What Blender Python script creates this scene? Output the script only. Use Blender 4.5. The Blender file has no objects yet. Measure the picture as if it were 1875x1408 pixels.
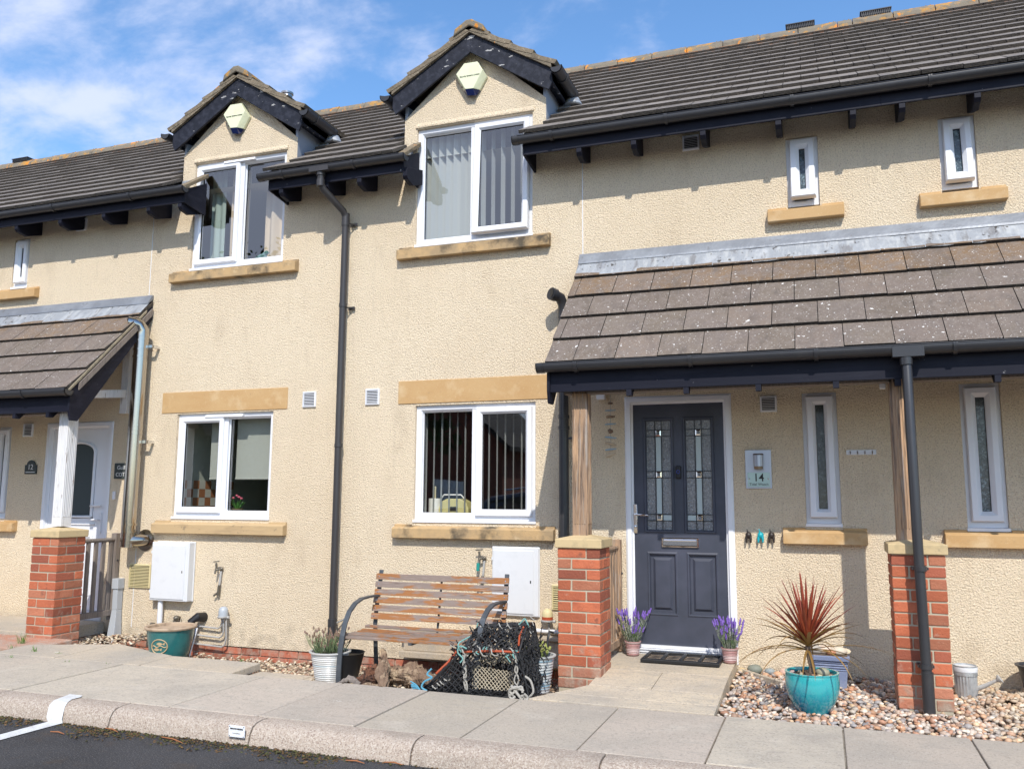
import bpy, bmesh, math, random
import numpy as np
from mathutils import Vector, Matrix, noise as mnoise
random.seed(7)
R = math.radians
# ------------------------------------------------------------------ camera, sky, sun, exposure
scn = bpy.context.scene
C = scn.collection
CAM = Vector((0, -7.5, 1.48))
YAW, PITCH, ROLL, FPX = R(-19.8), R(7.74), R(.28), 1565.
f_ = Vector((math.sin(YAW)*math.cos(PITCH), math.cos(YAW)*math.cos(PITCH), math.sin(PITCH)))
r_ = Vector((math.cos(YAW), -math.sin(YAW), 0)); u_ = r_.cross(f_)
cr, sr = math.cos(ROLL), math.sin(ROLL)
rr_, uu_ = r_*cr + u_*sr, u_*cr - r_*sr
cd = bpy.data.cameras.new('camera'); cam = bpy.data.objects.new('camera', cd); C.objects.link(cam)
cam.matrix_world = Matrix(((rr_.x, uu_.x, -f_.x, CAM.x), (rr_.y, uu_.y, -f_.y, CAM.y), (rr_.z, uu_.z, -f_.z, CAM.z), (0, 0, 0, 1)))
cd.sensor_width = 36; cd.lens = FPX/1875*36; cd.clip_end = 2000; cd.clip_start = .05
scn.camera = cam
SUN = Vector((.385, -1, 1.09)).normalized()
world = bpy.data.worlds.new('World'); scn.world = world; world.use_nodes = True
nt = world.node_tree; nt.nodes.clear()
def N(nt, t, **k):
    n = nt.nodes.new(t)
    for a, b in k.items():
        if a == 'ins':
            for i, v in b.items(): n.inputs[i].default_value = v
        else: setattr(n, a, b)
    return n
def L(nt, a, b): nt.links.new(a, b)
sky = N(nt, 'ShaderNodeTexSky', sky_type='NISHITA', sun_disc=False, sun_elevation=math.asin(SUN.z), sun_rotation=math.atan2(SUN.x, SUN.y), altitude=0, air_density=1.0, dust_density=.3, ozone_density=2.2)
tc = N(nt, 'ShaderNodeTexCoord')
sep = N(nt, 'ShaderNodeSeparateXYZ'); L(nt, tc.outputs['Generated'], sep.inputs[0])
dv = N(nt, 'ShaderNodeMath', operation='ADD', ins={1: .35}); L(nt, sep.outputs[2], dv.inputs[0])
mx = N(nt, 'ShaderNodeMath', operation='MAXIMUM', ins={1: .05}); L(nt, dv.outputs[0], mx.inputs[0])
vd = N(nt, 'ShaderNodeVectorMath', operation='DIVIDE'); L(nt, tc.outputs['Generated'], vd.inputs[0])
cb = N(nt, 'ShaderNodeCombineXYZ'); [L(nt, mx.outputs[0], cb.inputs[i]) for i in range(3)]
L(nt, cb.outputs[0], vd.inputs[1])
mp = N(nt, 'ShaderNodeMapping'); mp.inputs['Location'].default_value = (3.4, 1.9, 0); mp.inputs['Scale'].default_value = (1.0, 1.35, 1)
L(nt, vd.outputs[0], mp.inputs[0])
n1 = N(nt, 'ShaderNodeTexNoise', ins={'Scale': 5.2, 'Detail': 9, 'Roughness': .58, 'Distortion': .15}); L(nt, mp.outputs[0], n1.inputs['Vector'])
n2 = N(nt, 'ShaderNodeTexNoise', ins={'Scale': 1.3, 'Detail': 2}); L(nt, mp.outputs[0], n2.inputs['Vector'])
# more cloud low and towards the west (left), thinner to the east
wx = N(nt, 'ShaderNodeMath', operation='MULTIPLY', ins={1: -.36}); L(nt, sep.outputs[0], wx.inputs[0])
a1 = N(nt, 'ShaderNodeMath', operation='MULTIPLY_ADD', ins={1: .45}); L(nt, n2.outputs['Fac'], a1.inputs[0]); L(nt, wx.outputs[0], a1.inputs[2])
sy = N(nt, 'ShaderNodeMath', operation='MULTIPLY', ins={1: -.30}); L(nt, sep.outputs[1], sy.inputs[0]); sm_ = N(nt, 'ShaderNodeMath', operation='MAXIMUM', ins={1: 0.}); L(nt, sy.outputs[0], sm_.inputs[0]); a3 = N(nt, 'ShaderNodeMath', operation='ADD'); L(nt, n1.outputs['Fac'], a3.inputs[0]); L(nt, sm_.outputs[0], a3.inputs[1])  # extra unseen cloud behind the camera, added to brighten the shaded areas
a2 = N(nt, 'ShaderNodeMath', operation='ADD'); L(nt, a3.outputs[0], a2.inputs[0]); L(nt, a1.outputs[0], a2.inputs[1])
cr_ = N(nt, 'ShaderNodeMapRange', interpolation_type='SMOOTHSTEP', ins={'From Min': .77, 'From Max': 1.10, 'To Min': 0, 'To Max': .85}); L(nt, a2.outputs[0], cr_.inputs['Value'])
hs = N(nt, 'ShaderNodeHueSaturation', ins={'Saturation': 1.16, 'Value': 1.12}); L(nt, sky.outputs[0], hs.inputs['Color'])
b1 = N(nt, 'ShaderNodeBackground', ins={'Strength': .15}); L(nt, hs.outputs[0], b1.inputs[0])
b2 = N(nt, 'ShaderNodeBackground', ins={'Color': (.58, .63, .80, 1), 'Strength': .98})
ms = N(nt, 'ShaderNodeMixShader'); L(nt, cr_.outputs[0], ms.inputs[0]); L(nt, b1.outputs[0], ms.inputs[1]); L(nt, b2.outputs[0], ms.inputs[2])
wo = N(nt, 'ShaderNodeOutputWorld'); L(nt, ms.outputs[0], wo.inputs[0])
sd = bpy.data.lights.new('sun', 'SUN'); sd.energy = 3.1; sd.angle = R(.53); sd.color = (1, .95, .87)
so = bpy.data.objects.new('sun', sd); C.objects.link(so); so.rotation_euler = SUN.to_track_quat('Z', 'Y').to_euler(); so.location = (3, -12, 14)
scn.view_settings.view_transform = 'Standard'; scn.view_settings.look = 'None'
scn.view_settings.exposure = .55; scn.view_settings.gamma = 1
scn.render.engine = 'CYCLES'
scn.cycles.max_bounces = 8; scn.cycles.transparent_max_bounces = 12

def W(px, py, y=0.):     # a point seen in the photo on the upright plane y
    d = rr_*((px-937.5)/FPX) - uu_*((py-704)/FPX) + f_
    return CAM + d*((y - CAM.y)/d.y)
def G(px, py, z=.12):    # a point seen in the photo on the level plane z
    d = rr_*((px-937.5)/FPX) - uu_*((py-704)/FPX) + f_
    return CAM + d*((z - CAM.z)/d.z)

# ------------------------------------------------------------------ materials
def M(name, base, rough=.6, metal=0., patches=(), bump=(), attr=False, coat=0., spec=.5, pos=False, rvar=0., trans=0., alpha=1.):
    m = bpy.data.materials.new(name); m.use_nodes = True; t = m.node_tree
    p = t.nodes['Principled BSDF']
    p.inputs['Base Color'].default_value = (*base, 1); p.inputs['Roughness'].default_value = rough
    p.inputs['Metallic'].default_value = metal; p.inputs['Specular IOR Level'].default_value = spec
    p.inputs['Coat Weight'].default_value = coat; p.inputs['Coat Roughness'].default_value = .08
    p.inputs['Transmission Weight'].default_value = trans
    if pos: co = N(t, 'ShaderNodeNewGeometry').outputs['Position']
    else: co = N(t, 'ShaderNodeTexCoord').outputs['Object']
    def tex(kind, scale, stretch, detail=4, dist=0.):
        v = co
        if stretch != 1:
            mp = N(t, 'ShaderNodeMapping'); mp.inputs['Scale'].default_value = stretch; L(t, co, mp.inputs[0]); v = mp.outputs[0]
        if kind == 'voronoi':
            n = N(t, 'ShaderNodeTexVoronoi', ins={'Scale': scale}); o = n.outputs['Distance']
        elif kind == 'cell':
            n = N(t, 'ShaderNodeTexVoronoi', ins={'Scale': scale}); s = N(t, 'ShaderNodeSeparateXYZ'); L(t, n.outputs['Color'], s.inputs[0]); L(t, v, n.inputs['Vector']); return s.outputs[0]
        else:
            n = N(t, 'ShaderNodeTexNoise', ins={'Scale': scale, 'Detail': detail, 'Roughness': .6, 'Distortion': dist}); o = n.outputs['Fac']
        L(t, v, n.inputs['Vector']); return o
    rgb = N(t, 'ShaderNodeRGB'); rgb.outputs[0].default_value = (*base, 1); cur = rgb.outputs[0]
    if attr:
        a = N(t, 'ShaderNodeVertexColor', layer_name='Col')
        x = N(t, 'ShaderNodeMix', data_type='RGBA', blend_type='MULTIPLY', ins={0: 1.}); L(t, cur, x.inputs[6]); L(t, a.outputs[0], x.inputs[7]); cur = x.outputs[2]
    for q in patches:   # dict(c=colour, s=scale, lo, hi, k=kind, st=stretch, d=detail, a=max, zr=(z0,z1))
        o = tex(q.get('k', 'noise'), q['s'], q.get('st', 1), q.get('d', 4), q.get('w', 0.))
        if 'zr' in q:
            s = N(t, 'ShaderNodeSeparateXYZ'); L(t, N(t, 'ShaderNodeNewGeometry').outputs['Position'], s.inputs[0])
            z = N(t, 'ShaderNodeMapRange', ins={'From Min': q['zr'][0], 'From Max': q['zr'][1], 'To Min': -.3, 'To Max': 0}); L(t, s.outputs[2], z.inputs['Value'])
            ad = N(t, 'ShaderNodeMath', operation='ADD'); L(t, o, ad.inputs[0]); L(t, z.outputs[0], ad.inputs[1]); o = ad.outputs[0]
        r = N(t, 'ShaderNodeMapRange', ins={'From Min': q['lo'], 'From Max': q['hi'], 'To Min': 0, 'To Max': q.get('a', 1)}); L(t, o, r.inputs['Value'])
        x = N(t, 'ShaderNodeMix', data_type='RGBA'); L(t, r.outputs[0], x.inputs[0]); L(t, cur, x.inputs[6]); x.inputs[7].default_value = (*q['c'], 1); cur = x.outputs[2]
    L(t, cur, p.inputs['Base Color'])
    nrm = None
    for q in bump:      # (kind, scale, strength, distance, stretch)
        o = tex(q[0], q[1], q[4] if len(q) > 4 else 1, 3)
        b = N(t, 'ShaderNodeBump', ins={'Strength': q[2], 'Distance': q[3]}); L(t, o, b.inputs['Height'])
        if nrm: L(t, nrm, b.inputs['Normal'])
        nrm = b.outputs[0]
    if nrm: L(t, nrm, p.inputs['Normal'])
    if rvar:
        o = tex('noise', 9, 1); r = N(t, 'ShaderNodeMapRange', ins={'To Min': max(0, rough-rvar), 'To Max': rough+rvar}); L(t, o, r.inputs['Value']); L(t, r.outputs[0], p.inputs['Roughness'])
    return m
def glass(name, tint=(.9, .95, .93), k=1.9, minr=.05):
    m = bpy.data.materials.new(name); m.use_nodes = True; t = m.node_tree; t.nodes.clear()
    tr = N(t, 'ShaderNodeBsdfTransparent', ins={0: (*tint, 1)}); gl = N(t, 'ShaderNodeBsdfGlossy', ins={0: (1, 1, 1, 1), 'Roughness': .0})
    fr = N(t, 'ShaderNodeFresnel', ins={0: 1.5}); bf = N(t, 'ShaderNodeMath', operation='MULTIPLY_ADD', ins={1: -.83333, 2: 1.5}); L(t, N(t, 'ShaderNodeNewGeometry').outputs['Backfacing'], bf.inputs[0]); L(t, bf.outputs[0], fr.inputs[0]); mu = N(t, 'ShaderNodeMath', operation='MULTIPLY_ADD', use_clamp=True, ins={1: k, 2: minr}); L(t, fr.outputs[0], mu.inputs[0])
    nz = N(t, 'ShaderNodeTexNoise', ins={'Scale': 1.6, 'Detail': 1}); bu = N(t, 'ShaderNodeBump', ins={'Strength': .12, 'Distance': .01})
    L(t, N(t, 'ShaderNodeNewGeometry').outputs['Position'], nz.inputs['Vector']); L(t, nz.outputs['Fac'], bu.inputs['Height']); L(t, bu.outputs[0], gl.inputs['Normal'])
    mx = N(t, 'ShaderNodeMixShader'); L(t, mu.outputs[0], mx.inputs[0]); L(t, tr.outputs[0], mx.inputs[1]); L(t, gl.outputs[0], mx.inputs[2])
    o = N(t, 'ShaderNodeOutputMaterial'); L(t, mx.outputs[0], o.inputs[0]); return m

m_render = M('roughcast_render', (.88, .74, .54), .94, pos=True, spec=.15,
    patches=[dict(c=(.78, .63, .44), s=.55, lo=.42, hi=.66, d=3, a=.6), dict(c=(.46, .345, .235), s=88, lo=.52, hi=.66, a=.6, d=2), dict(c=(.90, .78, .62), s=70, lo=.56, hi=.68, a=.5, d=2),  # fine dark speckle puts crevice shade into the render's colour
             dict(c=(.52, .40, .27), s=3.2, lo=.56, hi=.80, a=.45, st=(1, 1, .5)), dict(c=(.56, .46, .33), s=9, lo=.56, hi=.74, a=.22, st=(2, 1, .14), d=6), dict(c=(.40, .33, .24), s=7, lo=.42, hi=.70, a=.6, zr=(.50, .08), d=8), dict(c=(.36, .34, .27), s=13, lo=.60, hi=.72, a=.5, zr=(1.2, .2), d=8)],
    bump=[('noise', 74, 1., .024), ('noise', 170, .6, .008)])
m_plinth = M('plinth_brick', (.42, .135, .065), .9, pos=True, patches=[dict(c=(.26, .09, .05), s=3, lo=.4, hi=.7, st=(1, 1, 3)), dict(c=(.5, .35, .25), s=14, lo=.6, hi=.75, a=.7)], bump=[('noise', 60, .5, .01)])
m_stone = M('sandstone', (.52, .335, .155), .85, pos=True, patches=[dict(c=(.46, .27, .11), s=2.2, lo=.4, hi=.7, a=.8, st=(1, 1, 2)), dict(c=(.62, .46, .27), s=5, lo=.54, hi=.72, a=.7), dict(c=(.30, .20, .11), s=18, lo=.60, hi=.75, a=.45, d=8), dict(c=(.7, .56, .38), s=90, lo=.6, hi=.7, a=.4)], bump=[('noise', 90, .25, .004)])
m_stone_w = M('weathered_sandstone', (.50, .335, .165), .9, pos=True, patches=[dict(c=(.33, .24, .14), s=6, lo=.42, hi=.62, a=.8), dict(c=(.05, .045, .035), s=5, lo=.50, hi=.66, a=.85, d=8), dict(c=(.60, .45, .26), s=9, lo=.62, hi=.72, a=.8)], bump=[('noise', 70, .5, .006)])
m_stone_l = M('pale_sandstone', (.50, .355, .19), .9, pos=True, patches=[dict(c=(.36, .25, .14), s=7, lo=.5, hi=.7, a=.7, st=(.6, 1, 3)), dict(c=(.2, .15, .1), s=20, lo=.62, hi=.7, a=.7, d=8)], bump=[('noise', 70, .4, .005)])
m_cap = M('pier_cap_stone', (.55, .42, .23), .9, pos=True, patches=[dict(c=(.36, .29, .17), s=8, lo=.5, hi=.7, a=.8), dict(c=(.2, .17, .11), s=25, lo=.62, hi=.72, a=.6)], bump=[('noise', 80, .4, .005)])
m_upvc = M('white_upvc', (.76, .77, .80), .32, patches=[dict(c=(.68, .68, .68), s=6, lo=.5, hi=.8, a=.35)], spec=.5)
m_upvc_d = M('dull_white_upvc', (.74, .74, .75), .4)  # slightly greyer white plastic for small fittings
m_gasket = M('black_gasket', (.012, .012, .014), .5)
m_gutter = M('black_plastic', (.034, .034, .037), .34, rvar=.12, patches=[dict(c=(.06, .055, .05), s=7, lo=.55, hi=.8, a=.5)])
m_pipe = M('dark_grey_pipe', (.040, .037, .038), .42, rvar=.1, patches=[dict(c=(.075, .07, .065), s=5, lo=.5, hi=.8, a=.5, st=(1, 1, .3))])
m_fascia = M('navy_black_paint', (.006, .007, .016), .6, spec=.25, pos=True, rvar=.12, patches=[dict(c=(.025, .026, .04), s=4, lo=.5, hi=.75, a=.6, st=(.3, 1, 3)), dict(c=(.4, .4, .4), s=22, lo=.70, hi=.76, a=.6, d=8)])
m_barge = M('flaking_black_paint', (.010, .012, .021), .6, spec=.3, pos=True, patches=[dict(c=(.035, .038, .055), s=18, lo=.45, hi=.7, a=.8), dict(c=(.55, .54, .52), s=16, lo=.635, hi=.66, a=.75, d=9, st=(.45, 1, 1.1))], bump=[('noise', 60, .3, .004)])
m_tile = M('dark_concrete_tile', (.215, .190, .168), .88, pos=True, attr=True,
    patches=[dict(c=(.10, .088, .078), s=5, lo=.42, hi=.7, a=.7), dict(c=(.17, .155, .14), s=38, lo=.56, hi=.7, a=.6), dict(c=(.42, .40, .37), s=20, lo=.70, hi=.745, a=.8, d=6),
             dict(c=(.66, .23, .02), s=7.5, lo=.535, hi=.56, a=.95, d=5, zr=(6.2, 7.1))], bump=[('noise', 110, .5, .006)])
m_ridge = M('lichened_ridge_tile', (.20, .17, .125), .9, pos=True, patches=[dict(c=(.10, .085, .065), s=9, lo=.5, hi=.7, a=.7), dict(c=(.48, .24, .04), s=7, lo=.52, hi=.60, a=.75, d=6), dict(c=(.62, .23, .02), s=6, lo=.62, hi=.65, a=.95)], bump=[('noise', 60, .6, .01)])
m_dtile = M('mossy_concrete_tile', (.205, .165, .115), .92, pos=True, attr=True, patches=[dict(c=(.10, .085, .06), s=8, lo=.45, hi=.65, a=.7), dict(c=(.36, .31, .22), s=30, lo=.55, hi=.7, a=.7), dict(c=(.62, .22, .02), s=5, lo=.665, hi=.69, a=.95)], bump=[('noise', 50, .8, .012)])
m_ptile = M('brown_concrete_tile', (.155, .122, .096), .82, pos=True, attr=True, patches=[dict(c=(.215, .18, .15), s=16, lo=.48, hi=.66, a=.6, d=9), dict(c=(.09, .072, .06), s=11, lo=.52, hi=.68, a=.7, st=(1, .4, .4), d=9), dict(c=(.17, .135, .115), s=4, lo=.42, hi=.65, a=.7), dict(c=(.28, .235, .195), s=60, lo=.54, hi=.68, a=.6), dict(c=(.12, .10, .085), s=2, lo=.55, hi=.72, a=.5, st=(3, 1, .8)), dict(c=(.12, .10, .09), s=45, lo=.56, hi=.7, a=.6), dict(c=(.74, .72, .68), s=24, lo=.685, hi=.70, a=.95, d=3), dict(c=(.66, .64, .6), s=65, lo=.675, hi=.70, a=.8, d=2)], bump=[('noise', 120, .45, .004)])
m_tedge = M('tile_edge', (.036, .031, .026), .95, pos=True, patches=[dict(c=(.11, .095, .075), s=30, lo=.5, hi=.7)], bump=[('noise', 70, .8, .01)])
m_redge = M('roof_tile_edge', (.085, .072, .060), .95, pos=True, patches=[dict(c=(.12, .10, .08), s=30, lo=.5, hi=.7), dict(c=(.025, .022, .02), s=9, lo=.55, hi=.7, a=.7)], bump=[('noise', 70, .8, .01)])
m_lead = M('lead_flashing', (.33, .35, .375), .52, .25, pos=True, patches=[dict(c=(.50, .52, .54), s=5, lo=.5, hi=.68, a=.7, st=(1.5, 1, .7)), dict(c=(.24, .26, .30), s=9, lo=.55, hi=.72, a=.6), dict(c=(.46, .475, .48), s=20, lo=.52, hi=.62, a=.75, d=7, st=(1, .25, .25)), dict(c=(.16, .15, .15), s=13, lo=.56, hi=.64, a=.6, d=9, st=(1, .3, .3)), dict(c=(.05, .042, .036), s=24, lo=.62, hi=.66, a=.9, d=9, st=(.8, .6, .6))], bump=[('noise', 16, .35, .02), ('noise', 60, .2, .005)])
m_leadd = M('grey_lead', (.20, .215, .24), .5, .25, pos=True, patches=[dict(c=(.32, .345, .38), s=3, lo=.45, hi=.7, a=.8, st=(1, 1, 1)), dict(c=(.12, .11, .11), s=12, lo=.60, hi=.68, a=.6, d=8)], bump=[('noise', 14, .3, .02)])
m_cheek = M('lead_cheek', (.34, .375, .44), .5, .2, pos=True, patches=[dict(c=(.32, .35, .4), s=4, lo=.45, hi=.7, a=.8)])
m_brick = M('red_brick', (1, 1, 1), .9, pos=True, attr=True, patches=[dict(c=(.30, .075, .04), s=6, lo=.5, hi=.7, a=.5), dict(c=(.12, .055, .04), s=8, lo=.62, hi=.72, a=.75), dict(c=(.38, .33, .26), s=10, lo=.45, hi=.66, a=.7, zr=(.75, .12), d=9), dict(c=(.56, .40, .30), s=11, lo=.64, hi=.70, a=.45, d=9), dict(c=(.20, .07, .045), s=14, lo=.62, hi=.75, a=.5), dict(c=(.62, .34, .22), s=30, lo=.63, hi=.74, a=.5)], bump=[('noise', 45, .7, .008), ('noise', 150, .4, .004)])
m_mortar = M('mortar', (.44, .39, .29), .95, bump=[('noise', 90, .5, .004)])
m_slab = M('paving_concrete', (.48, .415, .335), .94, pos=True, attr=True, patches=[dict(c=(.36, .32, .265), s=1.7, lo=.42, hi=.68, a=.85), dict(c=(.52, .465, .385), s=4, lo=.55, hi=.72, a=.6), dict(c=(.27, .235, .195), s=62, lo=.53, hi=.66, a=.7, d=3), dict(c=(.40, .345, .28), s=14, lo=.5, hi=.7, a=.6, d=8), dict(c=(.60, .55, .48), s=110, lo=.58, hi=.68, a=.6, d=2), dict(c=(.33, .30, .255), s=9, lo=.56, hi=.70, a=.65, st=(.5, 1.6, 1), d=8), dict(c=(.75, .74, .70), s=7, lo=.735, hi=.75, a=.8, st=(1, 2, 1))], bump=[('noise', 130, .5, .005), ('noise', 30, .3, .006)])
m_kerb = M('granite_aggregate_kerb', (.43, .35, .285), .9, pos=True, attr=True, patches=[dict(c=(.56, .49, .41), s=130, lo=.5, hi=.9, k='cell', a=.8), dict(c=(.27, .20, .16), s=150, lo=.80, hi=.86, k='cell', a=.8), dict(c=(.26, .22, .18), s=3, lo=.52, hi=.75, a=.6, d=6)], bump=[('noise', 110, .8, .010), ('noise', 45, .4, .008)])
m_asph = M('asphalt', (.052, .050, .052), .92, pos=True, patches=[dict(c=(.030, .028, .029), s=1.3, lo=.42, hi=.65, a=.8), dict(c=(.17, .16, .15), s=110, lo=.56, hi=.66, a=.75, d=2), dict(c=(.012, .012, .012), s=95, lo=.56, hi=.66, a=.7, d=2), dict(c=(.075, .05, .03), s=4, lo=.55, hi=.7, a=.5, d=8), dict(c=(.34, .31, .28), s=60, lo=.70, hi=.73, a=.8)], bump=[('noise', 90, 1., .014)])
m_paint = M('road_paint', (.66, .67, .66), .75, pos=True, patches=[dict(c=(.26, .25, .24), s=75, lo=.60, hi=.66, a=.7, d=9), dict(c=(.52, .51, .49), s=9, lo=.45, hi=.65, a=.7), dict(c=(.34, .31, .28), s=90, lo=.60, hi=.66, a=.7, d=4), dict(c=(.5, .5, .5), s=6, lo=.55, hi=.75, a=.5)], bump=[('noise', 120, .6, .005)])
m_soil = M('bed_soil', (.14, .10, .07), .95, pos=True, patches=[dict(c=(.24, .18, .13), s=20, lo=.45, hi=.7)], bump=[('noise', 40, 1, .03)])
m_peb = M('pebble', (1, 1, 1), .62, attr=True, pos=True, patches=[dict(c=(.30, .25, .20), s=40, lo=.6, hi=.8, a=.3)], bump=[('noise', 100, .2, .003)])
m_moss = M('moss_and_litter', (1, 1, 1), .95, attr=True)
m_door = M('anthracite_door', (.044, .050, .070), .42, pos=True, patches=[dict(c=(.085, .09, .13), s=3, lo=.4, hi=.7, a=.5)], bump=[('noise', 30, .08, .003, (4, 1, .2))])
m_chrome = M('chrome', (.75, .75, .76), .12, 1.)
m_steel = M('stainless_flue', (.46, .43, .39), .20, 1., patches=[dict(c=(.55, .42, .28), s=3, lo=.5, hi=.8, a=.6, st=(1, 1, .2))])
m_darkmetal = M('dark_metal', (.03, .03, .033), .4, .3)
m_brass = M('weathered_brass', (.16, .14, .11), .5, .7, patches=[dict(c=(.32, .30, .26), s=30, lo=.5, hi=.7)])
m_copper = M('grey_painted_pipe', (.44, .43, .41), .5, patches=[dict(c=(.33, .30, .26), s=12, lo=.55, hi=.7)])
m_glass = glass('window_glass', (.97, .985, .98), 1.9, .09)
m_obsc = M('obscured_glass', (.07, .10, .115), .09, spec=.9, coat=.6, patches=[dict(c=(.30, .42, .47), s=34, lo=.5, hi=.64, a=.7, w=1.), dict(c=(.012, .016, .02), s=3, lo=.45, hi=.65, a=.75)], bump=[('noise', 60, 1., .02)], pos=True)
m_obsd = M('dark_obscured_glass', (.03, .042, .045), .09, spec=.9, coat=.5, patches=[dict(c=(.16, .2, .2), s=30, lo=.54, hi=.7, a=.6)], bump=[('noise', 50, .8, .02, (2, 1, .5))], pos=True)
m_leadg = M('leaded_textured_glass', (.17, .18, .19), .15, spec=.8, coat=.4, patches=[dict(c=(.32, .33, .34), s=55, lo=.5, hi=.66, a=.8), dict(c=(.05, .05, .055), s=30, lo=.56, hi=.7, a=.7)], bump=[('noise', 70, .9, .012)], pos=True)
m_frost = M('frosted_green_glass', (.42, .50, .50), .25, spec=.6)
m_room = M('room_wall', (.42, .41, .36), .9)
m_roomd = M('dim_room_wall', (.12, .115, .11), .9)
m_blind = M('blind_fabric', (.84, .82, .74), .85)
m_blind2 = M('grey_blind_fabric', (.44, .46, .44), .85)
m_curt = M('curtain', (.62, .52, .40), .9)
m_rblind = M('roller_blind', (.40, .41, .36), .85)
m_wood_g = M('weathered_softwood', (.34, .225, .145), .85, pos=True, patches=[dict(c=(.52, .33, .19), s=3, lo=.45, hi=.65, st=(5, 5, .5)), dict(c=(.13, .09, .065), s=14, lo=.50, hi=.62, st=(4, 4, .22), a=.85, d=6), dict(c=(.42, .37, .32), s=9, lo=.56, hi=.66, st=(5, 5, .3), a=.7), dict(c=(.12, .10, .09), s=2.5, lo=.6, hi=.8, a=.7)], bump=[('noise', 20, .8, .01, (6, 6, .3))])
m_wood_d = M('grey_fence_wood', (.24, .20, .17), .9, pos=True, patches=[dict(c=(.14, .115, .1), s=14, lo=.45, hi=.7, st=(5, 5, .3))], bump=[('noise', 20, .7, .008, (6, 6, .3))])
m_wpaint = M('flaking_white_paint', (.72, .71, .70), .7, pos=True, patches=[dict(c=(.20, .13, .085), s=9, lo=.64, hi=.67, a=.9, d=8, st=(4, 4, .5)), dict(c=(.5, .48, .46), s=14, lo=.5, hi=.7, a=.5, st=(5, 5, .3))], bump=[('noise', 30, .7, .006, (6, 6, .3))])
m_bench = M('worn_varnished_wood', (.31, .125, .035), .6, patches=[dict(c=(.23, .175, .145), s=5.5, lo=.47, hi=.53, d=8, st=(.7, 1.5, 2.8)), dict(c=(.38, .31, .27), s=24, lo=.54, hi=.66, a=.6, st=(.4, 1, 6), d=8), dict(c=(.10, .06, .04), s=16, lo=.58, hi=.72, a=.7, st=(.5, 1, 5), d=8), dict(c=(.20, .11, .06), s=30, lo=.62, hi=.75, a=.6, st=(.3, 1, 5))], bump=[('noise', 30, .5, .004, (.4, 2, 6))])
m_iron = M('grey_steel_frame', (.075, .085, .095), .45, .3, patches=[dict(c=(.13, .14, .15), s=12, lo=.5, hi=.7, a=.6)])
m_black = M('black_rubber', (.012, .012, .013), .45)
m_net = M('black_netting', (.022, .022, .024), .75)
m_netb = M('beige_netting', (.42, .36, .26), .85)
m_orange = M('orange_plastic', (.42, .075, .025), .5)
m_rope = M('grey_rope', (.36, .34, .30), .95, bump=[('noise', 120, .8, .004)])
m_teal_r = M('teal_rope', (.17, .36, .33), .9)
m_blue_r = M('blue_rope', (.09, .29, .40), .9)
m_drift = M('driftwood', (.20, .13, .085), .95, patches=[dict(c=(.42, .31, .20), s=10, lo=.5, hi=.64, d=8, st=(1, 1, 1)), dict(c=(.05, .03, .02), s=13, lo=.56, hi=.7, a=.9)], bump=[('noise', 22, 1., .03)])
m_meter = M('white_grp_box', (.68, .69, .70), .55, patches=[dict(c=(.58, .59, .60), s=9, lo=.52, hi=.7, a=.45, d=7)])
m_cream = M('cream_plastic', (.62, .53, .29), .6)
m_alarm = M('alarm_cream_plastic', (.74, .76, .52), .45, patches=[dict(c=(.62, .60, .38), s=8, lo=.5, hi=.75, a=.5)])
m_alblue = M('alarm_blue_lens', (.006, .014, .075), .12, coat=.6)
m_greydome = M('grey_dome', (.40, .43, .46), .4)
m_petal = M('pink_petal', (.62, .12, .18), .6)
m_twig = M('twig_bark', (.34, .13, .05), .85)
m_lensr = M('soil_in_pot', (.10, .07, .05), .95, bump=[('noise', 60, 1, .02)])
m_tealpot = M('teal_glaze', (.018, .125, .125), .22, coat=.5, patches=[dict(c=(.03, .16, .155), s=5, lo=.45, hi=.7)])
m_rim = M('biscuit_clay', (.42, .31, .21), .7, patches=[dict(c=(.25, .17, .11), s=14, lo=.5, hi=.7)])
m_text = M('sign_black', (.01, .01, .01), .5); m_textw = M('sign_white', (.7, .7, .68), .5)
m_slate = M('slate_sign', (.045, .055, .052), .6)
m_brush = M('brushed_plate', (.46, .49, .54), .35, .5); m_gplate = M('green_glass_plate', (.38, .52, .50), .2, .2)

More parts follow.
